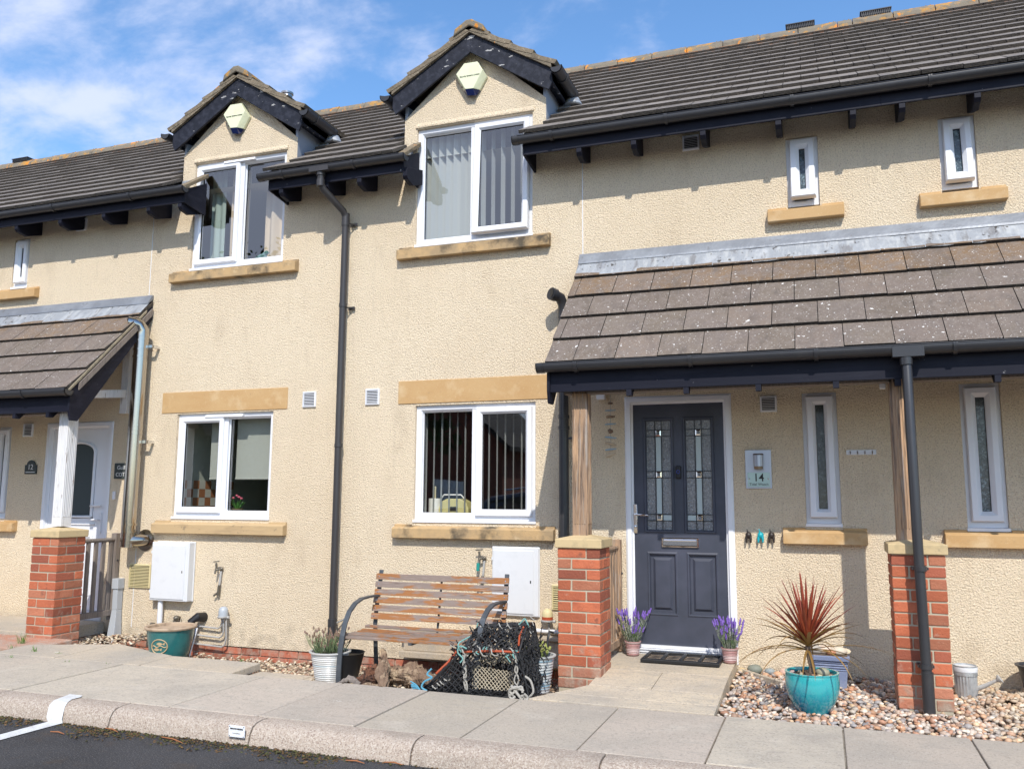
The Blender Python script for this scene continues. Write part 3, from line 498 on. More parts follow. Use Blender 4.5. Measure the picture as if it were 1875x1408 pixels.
# ------------------------------------------------------------------ houses
WT = 5.0
def house(label, X0, X1, holes, dorm=None, ends=(0, 0), fascia=(), rafters=(), zb=.0):
    H = thing('terraced_house', label, 'house', ((X0+X1)/2, 0, 0), 'houses of the terrace')
    m = MB(); dx0, dx1, dm = dorm if dorm else (None,)*3
    xs = sorted({X0, X1, *[h[0] for h in holes], *[h[1] for h in holes]} | ({dx0, dx1} if dorm else set()))
    zs = sorted({zb, WT, *[h[2] for h in holes], *[h[3] for h in holes]} | ({5.36} if dorm else set()))
    for a, b in zip(xs[:-1], xs[1:]):
        for c, d in zip(zs[:-1], zs[1:]):
            cx, cz = (a+b)/2, (c+d)/2
            if any(h[0] < cx < h[1] and h[2] < cz < h[3] for h in holes): continue
            if cz > WT and not (dorm and dx0 < cx < dx1): continue
            m.quad((a, 0, c), (b, 0, c), (b, 0, d), (a, 0, d))
    for a, b, c, d in holes:
        D = .14
        for q in (((a, 0, c), (a, D, c), (a, D, d), (a, 0, d)), ((b, 0, c), (b, 0, d), (b, D, d), (b, D, c)), ((a, 0, d), (a, D, d), (b, D, d), (b, 0, d)), ((a, 0, c), (b, 0, c), (b, D, c), (a, D, c))): m.quad(*q)
    if dorm:
        m.quad((dx0, 0, 5.36), (dx1, 0, 5.36), (dm, 0, 5.36+(dx1-dx0)/2*math.tan(R(31.6))+.20))
        wx0, wx1 = holes[-1][0], holes[-1][1]
        m.yz([(0.001, 5.245), (-.014, 5.247), (-.016, 5.262), (-.008, 5.285), (.001, 5.30)], wx0-.015, wx1+.015)
    m.build('wall', m_render, H, recalc=False); m = MB()
    m.quad((X0, 6.3, zb), (X1, 6.3, zb), (X1, 6.3, WT), (X0, 6.3, WT))
    for e, x in zip(ends, (X0, X1)):
        if e: m.quad((x, 0, zb), (x, 6.3, zb), (x, 6.3, WT), (x, RY, RZ-.1), (x, 0, WT))
    m.build('rear_wall', m_render, H, recalc=False)
    p = MB(); p.box(X0, X1, .025, .2, -.3, zb+.01)
    pl = p.build('plinth', m_mortar, H); b = MB(); q = random.Random(int(X0*7))
    for k in (0, 1):
        x = X0+.11*k
        while x < X1-.02:
            e = min(x+.215, X1); t = q.uniform(.6, 1.1); b.col = (.48*t, .15*t, .085*t); b.box(x, e, .012, .10, -.005-.078*(k+1)+.006, -.005-.078*k-.004); x += .225
    b.build('plinth_bricks', m_brick, pl, bevel=.004)
    # rooms behind the glass
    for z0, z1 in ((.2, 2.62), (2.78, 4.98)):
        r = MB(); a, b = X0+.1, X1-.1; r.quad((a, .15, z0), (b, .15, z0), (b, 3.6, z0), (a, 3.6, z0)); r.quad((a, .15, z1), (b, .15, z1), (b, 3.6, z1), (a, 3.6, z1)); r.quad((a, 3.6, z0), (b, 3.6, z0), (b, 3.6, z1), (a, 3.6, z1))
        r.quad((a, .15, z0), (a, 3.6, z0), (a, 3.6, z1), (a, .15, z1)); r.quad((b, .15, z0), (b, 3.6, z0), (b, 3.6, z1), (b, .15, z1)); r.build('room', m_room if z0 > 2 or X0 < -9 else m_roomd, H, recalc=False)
    # roof
    t = MB(); t.notch = True
    def clip(a, b, s0, s1):
        if not dorm: return [(a, b)]
        yy = EY+s1*math.cos(TH)
        l, r_ = dx0-X0-.02, dx1-X0+.02
        if s0 < .2: l, r_ = l+.10, r_-.16      # the eaves course runs a little past the dormer's cheeks
        if yy > .85: return [(a, b)]
        return [(a, min(b, l)), (max(a, r_), b)]
    ft = random.Random(int(X0*100)).uniform(0, .1)
    tiles(t, (X0, EY, EZ), (1, 0, 0), (0, math.cos(TH), math.sin(TH)), (0, -math.sin(TH), math.cos(TH)), X1-X0, 14, GA, 5.12/17, .037, clip, tone_d, seed=int(abs(X0)*10), off=.5)
    t.col = (1, 1, 1); t.quad((X0, RY, RZ), (X1, RY, RZ), (X1, 6.7, RZ-(6.7-RY)*math.tan(TH)), (X0, 6.7, RZ-(6.7-RY)*math.tan(TH)))
    rf = t.build('roof', [m_tile, m_redge], H, recalc=False)
    d = MB(); segs = [(X0, X1)] if not dorm else [(X0, dx0), (dx1, X1)]
    for a, b in segs: d.yz([(EY+.03, EZ-.03), (EY+.03, EZ-.005), (.75, zroof(.75)-.03), (.75, zroof(.75)-.06)], a, b)
    d.yz([(.75, zroof(.75)-.04), (.75, zroof(.75)-.02), (RY, RZ-.02), (RY, RZ-.05)], X0, X1)
    d.build('roof_deck', m_fascia, H)  # dark board added to keep the underside of the eaves shaded
    r = MB(); x = X0; q = random.Random(int(X0))
    while x < X1-.05:
        e = min(x+.45, X1); dz = q.uniform(-.006, .006)
        r.yz([(RY-.125, RZ-.075+dz), (RY-.11, RZ-.02+dz), (RY-.05, RZ+.045+dz), (RY, RZ+.062+dz), (RY+.05, RZ+.045+dz), (RY+.125, RZ-.06+dz)], x+.004, e-.004)
        for s_ in (.03, .08): r.box(e-.012-s_, e-.004-s_+.006, RY-.012, RY+.012, RZ+.055+dz, RZ+.078+dz)
        x = e
    r.build('ridge', m_ridge, H, bevel=.006)
    for a, b, e0, e1, r0, r1 in fascia:     # gutter a..b, closed ends, return boards at ends
        g = MB(); gutter_run(g, (a, -.392, 4.795), (b, -.392, 4.795), (0, -1, 0), r=.050, ends=(e0, e1), clips=.92); g.build('gutter', m_gutter, H, smooth=True)
        f = MB(); fa, fb = a+(.09 if r0 else 0), b-(.06 if r1 else 0)
        f.box(fa, fb, -.345, -.323, 4.655, 4.80)
        if r0: f.yz([(-.344, 4.80), (-.344, 4.655), (.0, 4.61), (.0, 4.99)], fa-.022, fa-.001)
        if r1: f.yz([(-.344, 4.80), (-.344, 4.655), (.0, 4.61), (.0, 4.99)], fb+.001, fb+.022)
        f.build('fascia', m_fascia, H, bevel=.003)
        if r0 or r1:
            v = MB(); v.col = (1, .95, .85)
            for fl, xx in ((r0, fa-.03), (r1, fb-.05)):
                if fl: v.yz([(-.36, 4.80), (-.36, 4.845), (.0, 5.10), (.0, 5.05)], xx, xx+.09)
            v.build('verge_tile', m_dtile, H, bevel=.006)
    for x in rafters:
        f = MB(); f.yz([(-.340, 4.654), (-.340, 4.615), (-.315, 4.585), (-.20, 4.565), (.01, 4.64), (.01, 4.80), (-.335, 4.70)], x-.024, x+.024); f.build('rafter_foot', m_fascia, H, bevel=.003)
    return H
DA = R(31.6)
def dormer(H, dx0, dx1, dm, dc):
    h = (dx1-dx0)/2; c30, s30, t30 = math.cos(DA), math.sin(DA), math.tan(DA); ew = .855; az = 6.12
    t = MB()
    for s_ in (-1, 1):
        tiles(t, (dc+s_*(ew+.035), -.135, az-(ew+.035)*t30+.045), (0, 1, 0), (-s_*c30, 0, s30), (s_*s30, 0, c30), 1.75, 4, .272, .33, .050, None, tone_d, seed=int(s_+5), off=0)
        t.col = (1, 1, 1); t.m = 0
        t.xz([(dc, az+.002), (dc+s_*ew, az-ew*t30+.002), (dc+s_*ew, az-ew*t30+.072), (dc, az+.085)], -.128, -.06)
    dob = t.build('dormer_roof', [m_dtile, m_dtile], H)
    for x in (dx0, dx1):        # cheeks clad in lead
        s_ = -1 if x == dx0 else 1; D = MB()
        D.prism([(x, .004, 4.95), (x, .85, zroof(.85)), (x, .85, 5.62), (x, .004, 5.50)], (-.03*s_, 0, 0))
        D.build('cheek', m_cheek, dob)
        xa, xb = sorted((x, x-s_*.10)); l = MB()
        l.hexa([(xa, -.012, 4.975), (xb, -.012, 4.975), (xb, .0, 4.975), (xa, .0, 4.975), (xa, -.012, 5.05), (xb, -.012, 5.05), (xb, .0, 5.06), (xa, .0, 5.06)])
        l.prism([(x+.001*s_, -.03, 4.985), (x+.13*s_, -.03, 4.985), (x+.13*s_, .45, zroof(.45)+.045), (x+.001*s_, .45, zroof(.45)+.05)], (0, 0, .006)); l.build('lead_apron', m_lead, dob)
        g = MB(); zg = az-ew*t30-.02; gx = dc+s_*(ew+.058)
        gutter_run(g, (gx, -.15, zg), (gx, .43, zg), (s_, 0, 0), r=.055, clips=.5); go = g.build('dormer_gutter', m_gutter, dob, smooth=True)
        l = MB(); l.lathe([(.02, .0), (.06, .0), (.10, -.08), (.09, -.09)], (dc+s_*(ew+.05), .46, zg-.03), 12); l.build('lead_saddle', m_lead, dob, smooth=True)
        b = MB(); e = dc+s_*ew
        b.xz([(dc, az), (e, az-ew*t30), (e, az-ew*t30-.135), (e-s_*.035, az-ew*t30-.205), (e-s_*.15, az-ew*t30-.135), (dc, az-.20)], -.10, -.075)
        b.box(min(e, e-s_*.022), max(e, e-s_*.022), -.074, .75, az-ew*t30-.13, az-ew*t30-.01)
        hw = dm+s_*(h-.01)
        b.prism([(e, -.072, az-ew*t30-.11), (hw, -.072, az-ew*t30-.09), (hw, -.072, az-abs(hw-dc)*t30), (e, -.072, az-ew*t30-.02)], (0, .82, 0))
        b.xz([(dc, az-.005), (hw, az-abs(hw-dc)*t30), (hw, az-abs(hw-dc)*t30-.02), (dc, az-.03)], -.07, -.002)
        b.build('bargeboard', m_barge, dob, bevel=.003)
    r = MB()
    for k in range(4):
        y = -.15+k*.45; dz = .004*(k % 2); r.xz([(dc-.17, az-.03+dz), (dc-.155, az+.045+dz), (dc-.03, az+.125+dz), (dc+.03, az+.125+dz), (dc+.155, az+.045+dz), (dc+.17, az-.03+dz), (dc, az+.06+dz)], y, y+.446)
    r.build('dormer_ridge', m_ridge, dob, bevel=.012)
ULx = (-6.52, -5.308); URx = (-3.742, -2.500); LLx = (-6.573, -5.342); LRx = (-3.700, -2.467)
UZ = (4.018, 5.235); LZ = (1.298, 2.395)
dA = (-6.688, -5.177, -5.93); dB = (-3.886, -2.362, -3.124)
doorB = (-1.63, -.70, .20, 2.405); doorA = (-8.43, -7.45, .20, 2.345)
nB = (-.125, .146, 1.308, 2.385); nC = (1.055, 1.340, 1.291, 2.413); nA = (-9.21, -8.985, 1.27, 2.32)
sB = (-.173, .090, 4.008, 4.622); sC = (1.028, 1.297, 4.015, 4.628); sA = (-9.194, -8.945, 4.024, 4.62)
def ins(h, k=.0): return (h[0]-k, h[1]+k, h[2]-.03 if h[2] > .5 else h[2], h[3]+k)
rxB = [W(p, q, -.33).x for p, q in ((1060, 280), (1160, 268), (1287, 252), (1425, 232), (1562, 213), (1652, 200))]
rxC = [W(1790, 180, -.33).x+.52*i for i in range(8)]
rxM = [W(p, q, -.33).x for p, q in ((515, 355), (598, 340), (658, 335), (742, 320))]
rxA = [W(p, q, -.33).x for p, q in ((30, 423), (110, 412), (190, 398), (272, 385), (330, 370))]
HZ = house('cream rendered house at the far left end, only its roof in view', -14.78, -9.66, [], None, (1, 0), [(-14.78, -9.66, 1, 0, 0, 0)], [-14.4+.6*i for i in range(8)])
HA = house('cream rendered cottage with the white arched door, left of the long downpipe', -9.66, -4.54,
    [ins(doorA), ins(nA), ins(sA), (LLx[0], LLx[1], LZ[0]-.03, LZ[1]), (ULx[0], ULx[1], UZ[0]-.03, UZ[1])], dA, (0, 0), [(-9.66, -6.31, 0, 1, 0, 1), (-5.345, -4.54, 1, 0, 1, 0)], rxA+rxM[:1])
HB = house('cream rendered cottage with the dark panelled front door, right of the long downpipe', -4.54, .58,
    [ins(doorB), ins(nB), ins(sB), (LRx[0], LRx[1], LZ[0]-.03, LZ[1]), (URx[0], URx[1], UZ[0]-.03, UZ[1])], dB, (0, 0), [(-4.54, -3.675, 0, 1, 0, 1), (-2.55, .58, 1, 0, 1, 0)], rxM[1:]+rxB)
HC = house('cream rendered cottage at the right edge, two narrow windows one above the other', .58, 5.70, [ins(nC), ins(sC)], None, (0, 1), [(.58, 5.70, 0, 1, 0, 0)], rxC)
dormer(HA, *dA, -5.925); dormer(HB, *dB, -3.128)
# extra gutter joint brackets and outlet over the downpipe
window(HA, *ULx, *UZ, sash=0, mull=-5.905, sill=(-6.745, -5.10, 3.862, 3.985), sillmat=m_stone_w)
window(HB, *URx, *UZ, sash=1, mull=-3.125, open_=R(3.2), sill=(-3.915, -2.315, 3.865, 3.985), sillmat=m_stone_w)
window(HA, *LLx, *LZ, sash=0, mull=-5.955, sill=(-6.78, -5.12, 1.120, 1.240), sillmat=m_stone_l, lintel=(-6.785, -5.172, 2.410, 2.636))
window(HB, *LRx, *LZ, sash=1, mull=-3.080, sill=(-3.895, -2.275, 1.124, 1.240), sillmat=m_stone_w, lintel=(-3.890, -2.290, 2.415, 2.642))
window(HB, *nB, narrow=True, gl=m_obsd, sill=(-.312, .331, 1.142, 1.262), open_=R(.6), pane=.072); window(HC, *nC, narrow=True, gl=m_obsc, sill=(.885, 1.56, 1.14, 1.262), pane=.080)
window(HA, *nA, narrow=True, gl=m_obsd, sill=(-9.5, -8.78, 1.10, 1.215), pane=.06)
window(HB, *sB, narrow=True, gl=m_obsc, sill=(-.342, .277, 3.866, 3.985), open_=R(7), nose=False, pane=.078); window(HC, *sC, narrow=True, gl=m_obsc, sill=(.855, 1.487, 3.866, 3.985), open_=R(5), nose=False, pane=.078)
window(HA, *sA, narrow=True, gl=m_obsd, sill=(-9.42, -8.73, 3.862, 3.985), pane=.078)
# trickle vents over the left pair of windows
for a, b, z in ((-6.13, -5.72, UZ[1]-.030), (-6.20, -5.72, LZ[1]-.030)):
    m = MB(); m.yz([(.03, z-.012), (-.012, z-.016), (-.004, z+.012), (.03, z+.014)], a, b); m.build('trickle_vent', m_upvc, HA, bevel=.002)
for x, z, h_ in ((-4.905, 2.50, HA), (-4.175, 2.50, HB)): vent(h_, x, z, .155, .16)
vent(HB, W(1407, 737).x, 2.30, .135, .135, m_upvc_d, 7)
vent(HA, W(53, 788).x, W(53, 788).z, .15, .15, m_upvc, 7)
vent(HB, W(1265, 253).x, 4.70, .15, .14, m_upvc, 7); vent(HA, W(151, 411).x, 4.70, .15, .15, m_upvc, 7)
vent(HA, -6.945, .66, .29, .25, m_cream, 14)
vent(HB, W(1013, 1088, 0).x+.075, .63, .17, .22, m_cream, 10)
# movement joint strips in the render
for h_, x in ((HB, -2.003), (HA, -7.069)):
    m = MB(); m.box(x-.004, x+.004, -.003, .01, 3.745, 4.99); m.build('movement_joint', m_upvc_d, h_)
m = MB(); m.box(-7.03, -7.022, -.003, .01, .12, .95); m.build('movement_joint', m_upvc_d, HA)
# ridge vents, chimney flue terminals
for h_, a, b in ((HB, -.174, .147), (HC, .68, 1.01), (HA, W(45, 292, 3.).x-.2, W(45, 292, 3.).x+.15)):
    m = MB(); m.box(a, b, RY-.06, RY+.06, RZ+.04, RZ+.095)
    for k in range(16): x = a+(b-a)*(k+.5)/16; m.box(x-.004, x+.004, RY-.075, RY-.058, RZ+.045, RZ+.09)
    m.box(a-.01, b+.01, RY-.08, RY+.08, RZ+.095, RZ+.105); m.build('ridge_vent', m_gutter, h_)
q = W(526, 172, 3.5); m = MB(); m.tube([(q.x, 3.5, 6.4), (q.x, 3.5, q.z)], .075, 16); m.lathe([(.10, -.14), (.10, -.10), (.085, -.08), (.085, -.03), (.10, -.02), (.10, .01), (.02, .03)], (q.x, 3.5, q.z), 16); m.build('flue_terminal', m_steel, HA, smooth=True)
# downpipe between the two cottages
m = MB(); x0, x1 = -4.615, -4.500
m.tube([(x0, -.395, 4.80), (x0, -.395, 4.71)], .044, 14); m.tube([(x0, -.395, 4.78), (x0, -.395, 4.64), (x0+.015, -.37, 4.58), (x1-.01, -.12, 4.42), (x1, -.085, 4.36), (x1, -.085, 4.2)], .035, 14)
m.tube([(x0, -.395, 4.67), (x0, -.395, 4.60)], .041, 14); m.tube([(x1, -.085, 4.40), (x1, -.085, 4.27)], .040, 14)
m.tube([(x1, -.085, 4.3), (x1-.005, -.085, .26)], .035, 16)
m.box(x0-.11, x0+.11, -.448, -.40, 4.745, 4.80)
for z in (4.28, 3.42, 2.0): m.tube([(x1, -.085, z), (x1, -.085, z+.035)], .041, 14)
for z in (4.28, 3.40): m.box(x1+.03, x1+.10, -.03, -.015, z, z+.03); m.tube([(x1+.03, -.085, z+.015), (x1+.085, -.02, z+.015)], .008, 6)
m.build('downpipe', m_pipe, HB, smooth=True)
m = MB(); m.tube([(x1-.005, -.085, .34), (x1-.005, -.085, .27)], .044, 14); m.tube([(x1-.005, -.085, .29), (x1-.01, -.09, .0)], .040, 14); m.tube([(x1+.03, -.08, .30), (x1+.09, -.02, .335), (x1+.09, .0, .335)], .008, 6); m.build('downpipe_shoe', m_gutter, HB, smooth=True)
# soil pipe behind the porch
m = MB(); m.tube([(-2.17, -.085, .22), (-2.17, -.085, 3.20)], .045, 16); m.tube([(-2.17, -.085, 3.15), (-2.17, -.085, 3.27), (-2.19, -.12, 3.33), (-2.235, -.19, 3.35)], .05, 16); m.tube([(-2.22, -.17, 3.345), (-2.25, -.215, 3.355)], .058, 16)
for z in (2.12, 2.22): m.tube([(-2.17, -.085, z), (-2.17, -.085, z+.03)], .052, 16)
m.box(-2.17, -2.05, -.095, -.07, 2.03, 2.05)
m.build('soil_pipe', m_gutter, HB, smooth=True)
m = MB(); m.tube([(-2.25, -.216, 3.3552), (-2.251, -.217, 3.3554)], .045, 16); m.build('soil_pipe', m_black, HB)  # dark disc painted in as the shade of the hollow pipe end
# ------------------------------------------------------------------ doors
def door_dark():
    f = MB(); x0, x1, z0, z1 = -1.63, -.70, .205, 2.405
    f.ring(x0, x1, z0-.06, z1, [(0, .12), (0, .0), (.018, -.012), (.052, -.012), (.058, .012), (.072, .016), (.072, .12)])
    f.box(x0+.05, x1-.05, -.02, .10, z0, z0+.022); f.box(x0+.06, x1-.06, -.03, .10, z0+.024, z0+.034); f.box(x0+.06, x1-.06, -.01, .10, z0+.037, z0+.062)
    F = f.build('door_frame', m_upvc, HB, bevel=.002)
    a, b, c, d = x0+.072, x1-.072, .268, 2.333; d_ = MB()
    # leaf built of stiles and rails round its panels
    gl = [(-1.445, -1.228, 1.236, 2.186), (-1.098, -.881, 1.236, 2.186)]; pn = [(-1.450, -1.188, .51, 1.048), (-1.110, -.845, .51, 1.048)]
    xs = [a, gl[0][0], gl[0][1], gl[1][0], gl[1][1], b]
    Y0, Y1 = .024, .075
    xs2 = sorted({a, b, *[g[0] for g in gl], *[g[1] for g in gl], *[g[0] for g in pn], *[g[1] for g in pn]}); zs2 = sorted({c, d, .51, 1.048, 1.236, 2.186})
    for u, v in zip(xs2[:-1], xs2[1:]):
        for s, t in zip(zs2[:-1], zs2[1:]):
            mx_, mz = (u+v)/2, (s+t)/2
            if any(g[0] < mx_ < g[1] and g[2] < mz < g[3] for g in gl+pn): continue
            d_.quad((u, Y0, s), (v, Y0, s), (v, Y0, t), (u, Y0, t))
    for g in gl: d_.ring(g[0]-.028, g[1]+.028, g[2]-.028, g[3]+.028, [(0, .03), (0, Y0-.001), (.010, Y0-.012), (.022, Y0-.012), (.032, Y0+.012), (.032, .07)])
    for g in pn:
        d_.ring(g[0]-.001, g[1]+.001, g[2]-.001, g[3]+.001, [(0, .06), (0, Y0), (.012, Y0-.006), (.02, Y0-.004), (.03, Y0+.018), (.05, Y0+.018), (.078, Y0-.002), (.078, .06)])
        d_.quad((g[0]+.07, Y0-.002, g[2]+.07), (g[1]-.07, Y0-.002, g[2]+.07), (g[1]-.07, Y0-.002, g[3]-.07), (g[0]+.07, Y0-.002, g[3]-.07))
    d_.quad((a, Y1, c), (b, Y1, c), (b, Y1, d), (a, Y1, d)); d_.quad((a, Y0, c), (a, Y1, c), (a, Y1, d), (a, Y0, d)); d_.quad((b, Y0, c), (b, Y1, c), (b, Y1, d), (b, Y0, d))
    D = d_.build('door', m_door, HB)
    for gi, g in enumerate(gl):
        x0_, x1_, z0_, z1_ = g[0]+.002, g[1]-.002, g[2]+.002, g[3]-.002; w, h = x1_-x0_, z1_-z0_
        p = MB(); p.box(x0_, x1_, .034, .05, z0_, z1_); p.build('glass_panel', m_leadg, D)
        X = lambda t: x0_+w*t
        Z = lambda t: z1_-h*t
        s = MB(); 
        for t0, t1 in ((.150, .468), (.532, .855)): s.box(X(.40), X(.60), .030, .034, Z(t1), Z(t0))
        s.box(*((X(.66), X(.99)) if gi == 0 else (X(.01), X(.38))), .030, .034, Z(.915), Z(.868))
        s.build('frosted_strip', m_frost, D)
        l = MB()
        for t in (.36, .63): l.box(X(t)-.003, X(t)+.003, .026, .034, z0_, z1_)
        for t in (.085, .143, .468, .528, .860, .918): l.box(x0_, x1_, .026, .0345, Z(t)-.003, Z(t)+.003)
        l.build('lead_came', m_darkmetal, D)
        for t in (.114, .498, .889):
            b_ = MB(); b_.ring(X(.38), X(.62), Z(t)-.027, Z(t)+.027, [(0, .033), (0, .028), (.012, .020), (.014, .033)]); b_.build('bevel_glass', m_chrome, D)
    l = MB(); l.ring(-1.318, -1.005, 1.092, 1.172, [(0, .03), (0, .006), (.008, .0), (.014, .004), (.014, .03)]); l.box(-1.303, -1.020, .004, .03, 1.107, 1.157); l.tube([(-1.300, .004, 1.15), (-1.022, .004, 1.15)], .006, 8); l.build('letter_plate', m_chrome, D, smooth=True)
    h = MB(); h.box(-1.562, -1.530, .008, .03, 1.205, 1.455); h.tube([(-1.546, .01, 1.368), (-1.546, -.045, 1.368), (-1.53, -.055, 1.366), (-1.42, -.055, 1.362)], .009, 10); h.ball((-1.546, .006, 1.262), (.013, .012, .016)); h.build('handle', m_chrome, D, smooth=True, bevel=.003)
    k = MB(); k.box(-1.188, -1.140, -.002, .03, 1.675, 1.790); kk = k.build('doorbell', m_gasket, D, bevel=.012, seg=3)
    k = MB(); c0 = Vector((-1.164, -.004, 1.735)); k.tube([c0+Vector((math.cos(t)*.014, 0, math.sin(t)*.014)) for t in [2*math.pi*i/18 for i in range(19)]], .0018, 6, cap=False); k.build('blue_ring', M('blue_ring', (.03, .06, .5), .3), kk, smooth=True)
door_dark()
def door_white():
    f = MB(); x0, x1, z0, z1 = -8.43, -7.45, .205, 2.345
    f.ring(x0, x1, z0-.05, z1, [(0, .12), (0, -.004), (.010, -.012), (.05, -.012), (.062, .02), (.075, .024), (.075, .12)]); f.box(x0+.03, x1-.03, -.02, .1, z0, z0+.05); f.build('door_frame', m_upvc, HA, bevel=.002)
    a, b, c, d = x0+.076, x1-.076, .26, 2.268; D_ = MB()
    ga, gb, gc, gd, xm = a+.19, b-.19, 1.28, 2.0, (a+b)/2
    arch = [(gb, gc), (gb, gd)]+[(xm+math.cos(t)*(gb-ga)/2, gd+math.sin(t)*.115) for t in [math.pi*i/12 for i in range(1, 12)]]+[(ga, gd), (ga, gc)]
    D_.box(a, ga-.02, .03, .08, c, d); D_.box(gb+.02, b, .03, .08, c, d); D_.box(ga-.02, gb+.02, .03, .08, c, gc-.02)
    top = [(x, z) for x, z in arch[1:-1]]
    for (u, w), (v, s) in zip(top[:-1], top[1:]): D_.prism([(u, .03, w), (v, .03, s), (v, .03, d), (u, .03, d)], (0, .05, 0))
    D_.box(ga-.02, ga, .03, .08, gd, d); D_.box(gb, gb+.02, .03, .08, gd, d)
    D_.tube([(x, .026, z) for x, z in arch]+[(gb, .026, gc)], .017, 8)
    for u, v in ((a+.15, xm-.03), (xm+.03, b-.15)): D_.ring(u, v, .42, 1.08, [(0, .04), (0, .022), (.02, .012), (.05, .03), (.05, .04)])
    D = D_.build('door', m_upvc, HA, smooth=False)
    p = MB(); p.prism([(x, .045, z) for x, z in arch], (0, .01, 0)); p.build('glass_panel', M('dark_frosted_glass', (.045, .06, .062), .35), D)
    h = MB(); h.box(b-.06, b-.03, .01, .03, 1.1, 1.33); h.tube([(b-.045, .01, 1.25), (b-.045, -.03, 1.25), (b-.15, -.035, 1.25)], .01, 8); h.box(a+.13, b-.13, .015, .03, 1.19, 1.205); h.tube([(b-.17, -.015, 1.40), (b-.02, -.015, 1.405)], .012, 8); h.build('handle', m_upvc_d, D, smooth=True)
door_white()

# ------------------------------------------------------------------ porches
def brick_pier(parent, x0, y0, z0, z1, seed, cap=True):
    W_ = .336; q = random.Random(seed); H_ = z1-z0; n = 13; ch = H_/n
    co = MB(); co.box(x0+.006, x0+W_-.006, y0+.006, y0+W_-.006, z0-.05, z1); 
    pier = co.build('pier', m_mortar, parent)
    b = MB(); j = .010; s = .104; l = W_-s-j
    for k in range(n):
        za, zb_ = z0+k*ch+j/2, z0+(k+1)*ch-j/2
        if k % 2: R4 = [(0, s, 0, l), (s+j, W_, 0, s), (W_-s, W_, s+j, W_), (0, l, W_-s, W_)]
        else: R4 = [(0, l, 0, s), (W_-s, W_, 0, l), (s+j, W_, W_-s, W_), (0, s, s+j, W_)]
        for (a, c, d, e) in R4:
            t = q.uniform(.72, 1.12); r = q.random()
            b.col = (.46*t, .13*t, .060*t) if r < .6 else ((.33*t, .095*t, .052*t) if r < .82 else (.44*t, .165*t, .09*t))
            if k < 2: b.col = tuple(v*.6+w*.4 for v, w in zip(b.col, (.42, .26, .18)))
            o = b.box(x0+a, x0+c, y0+d, y0+e, za, zb_); b.jitter(o, .0022)
    b.build('brickwork', m_brick, pier, bevel=.006, seg=2)
    c = MB(); e = .018; A, B_, Cc, Dd = x0-e, x0+W_+e, y0-e, y0+W_+e; xm, ym = (A+B_)/2, (Cc+Dd)/2
    o = c.add([(A, Cc, z1), (B_, Cc, z1), (B_, Dd, z1), (A, Dd, z1), (A, Cc, z1+.068), (B_, Cc, z1+.068), (B_, Dd, z1+.068), (A, Dd, z1+.068), (xm, ym, z1+.108)], [[0, 3, 2, 1], [0, 1, 5, 4], [1, 2, 6, 5], [2, 3, 7, 6], [3, 0, 4, 7], [4, 5, 8], [5, 6, 8], [6, 7, 8], [7, 4, 8]])
    c.build('pier_cap', m_cap, pier, bevel=.006)
TP = R(46); PY, PZ = -1.075, 2.555
def zp(y): return PZ+(y-PY)*math.tan(TP)
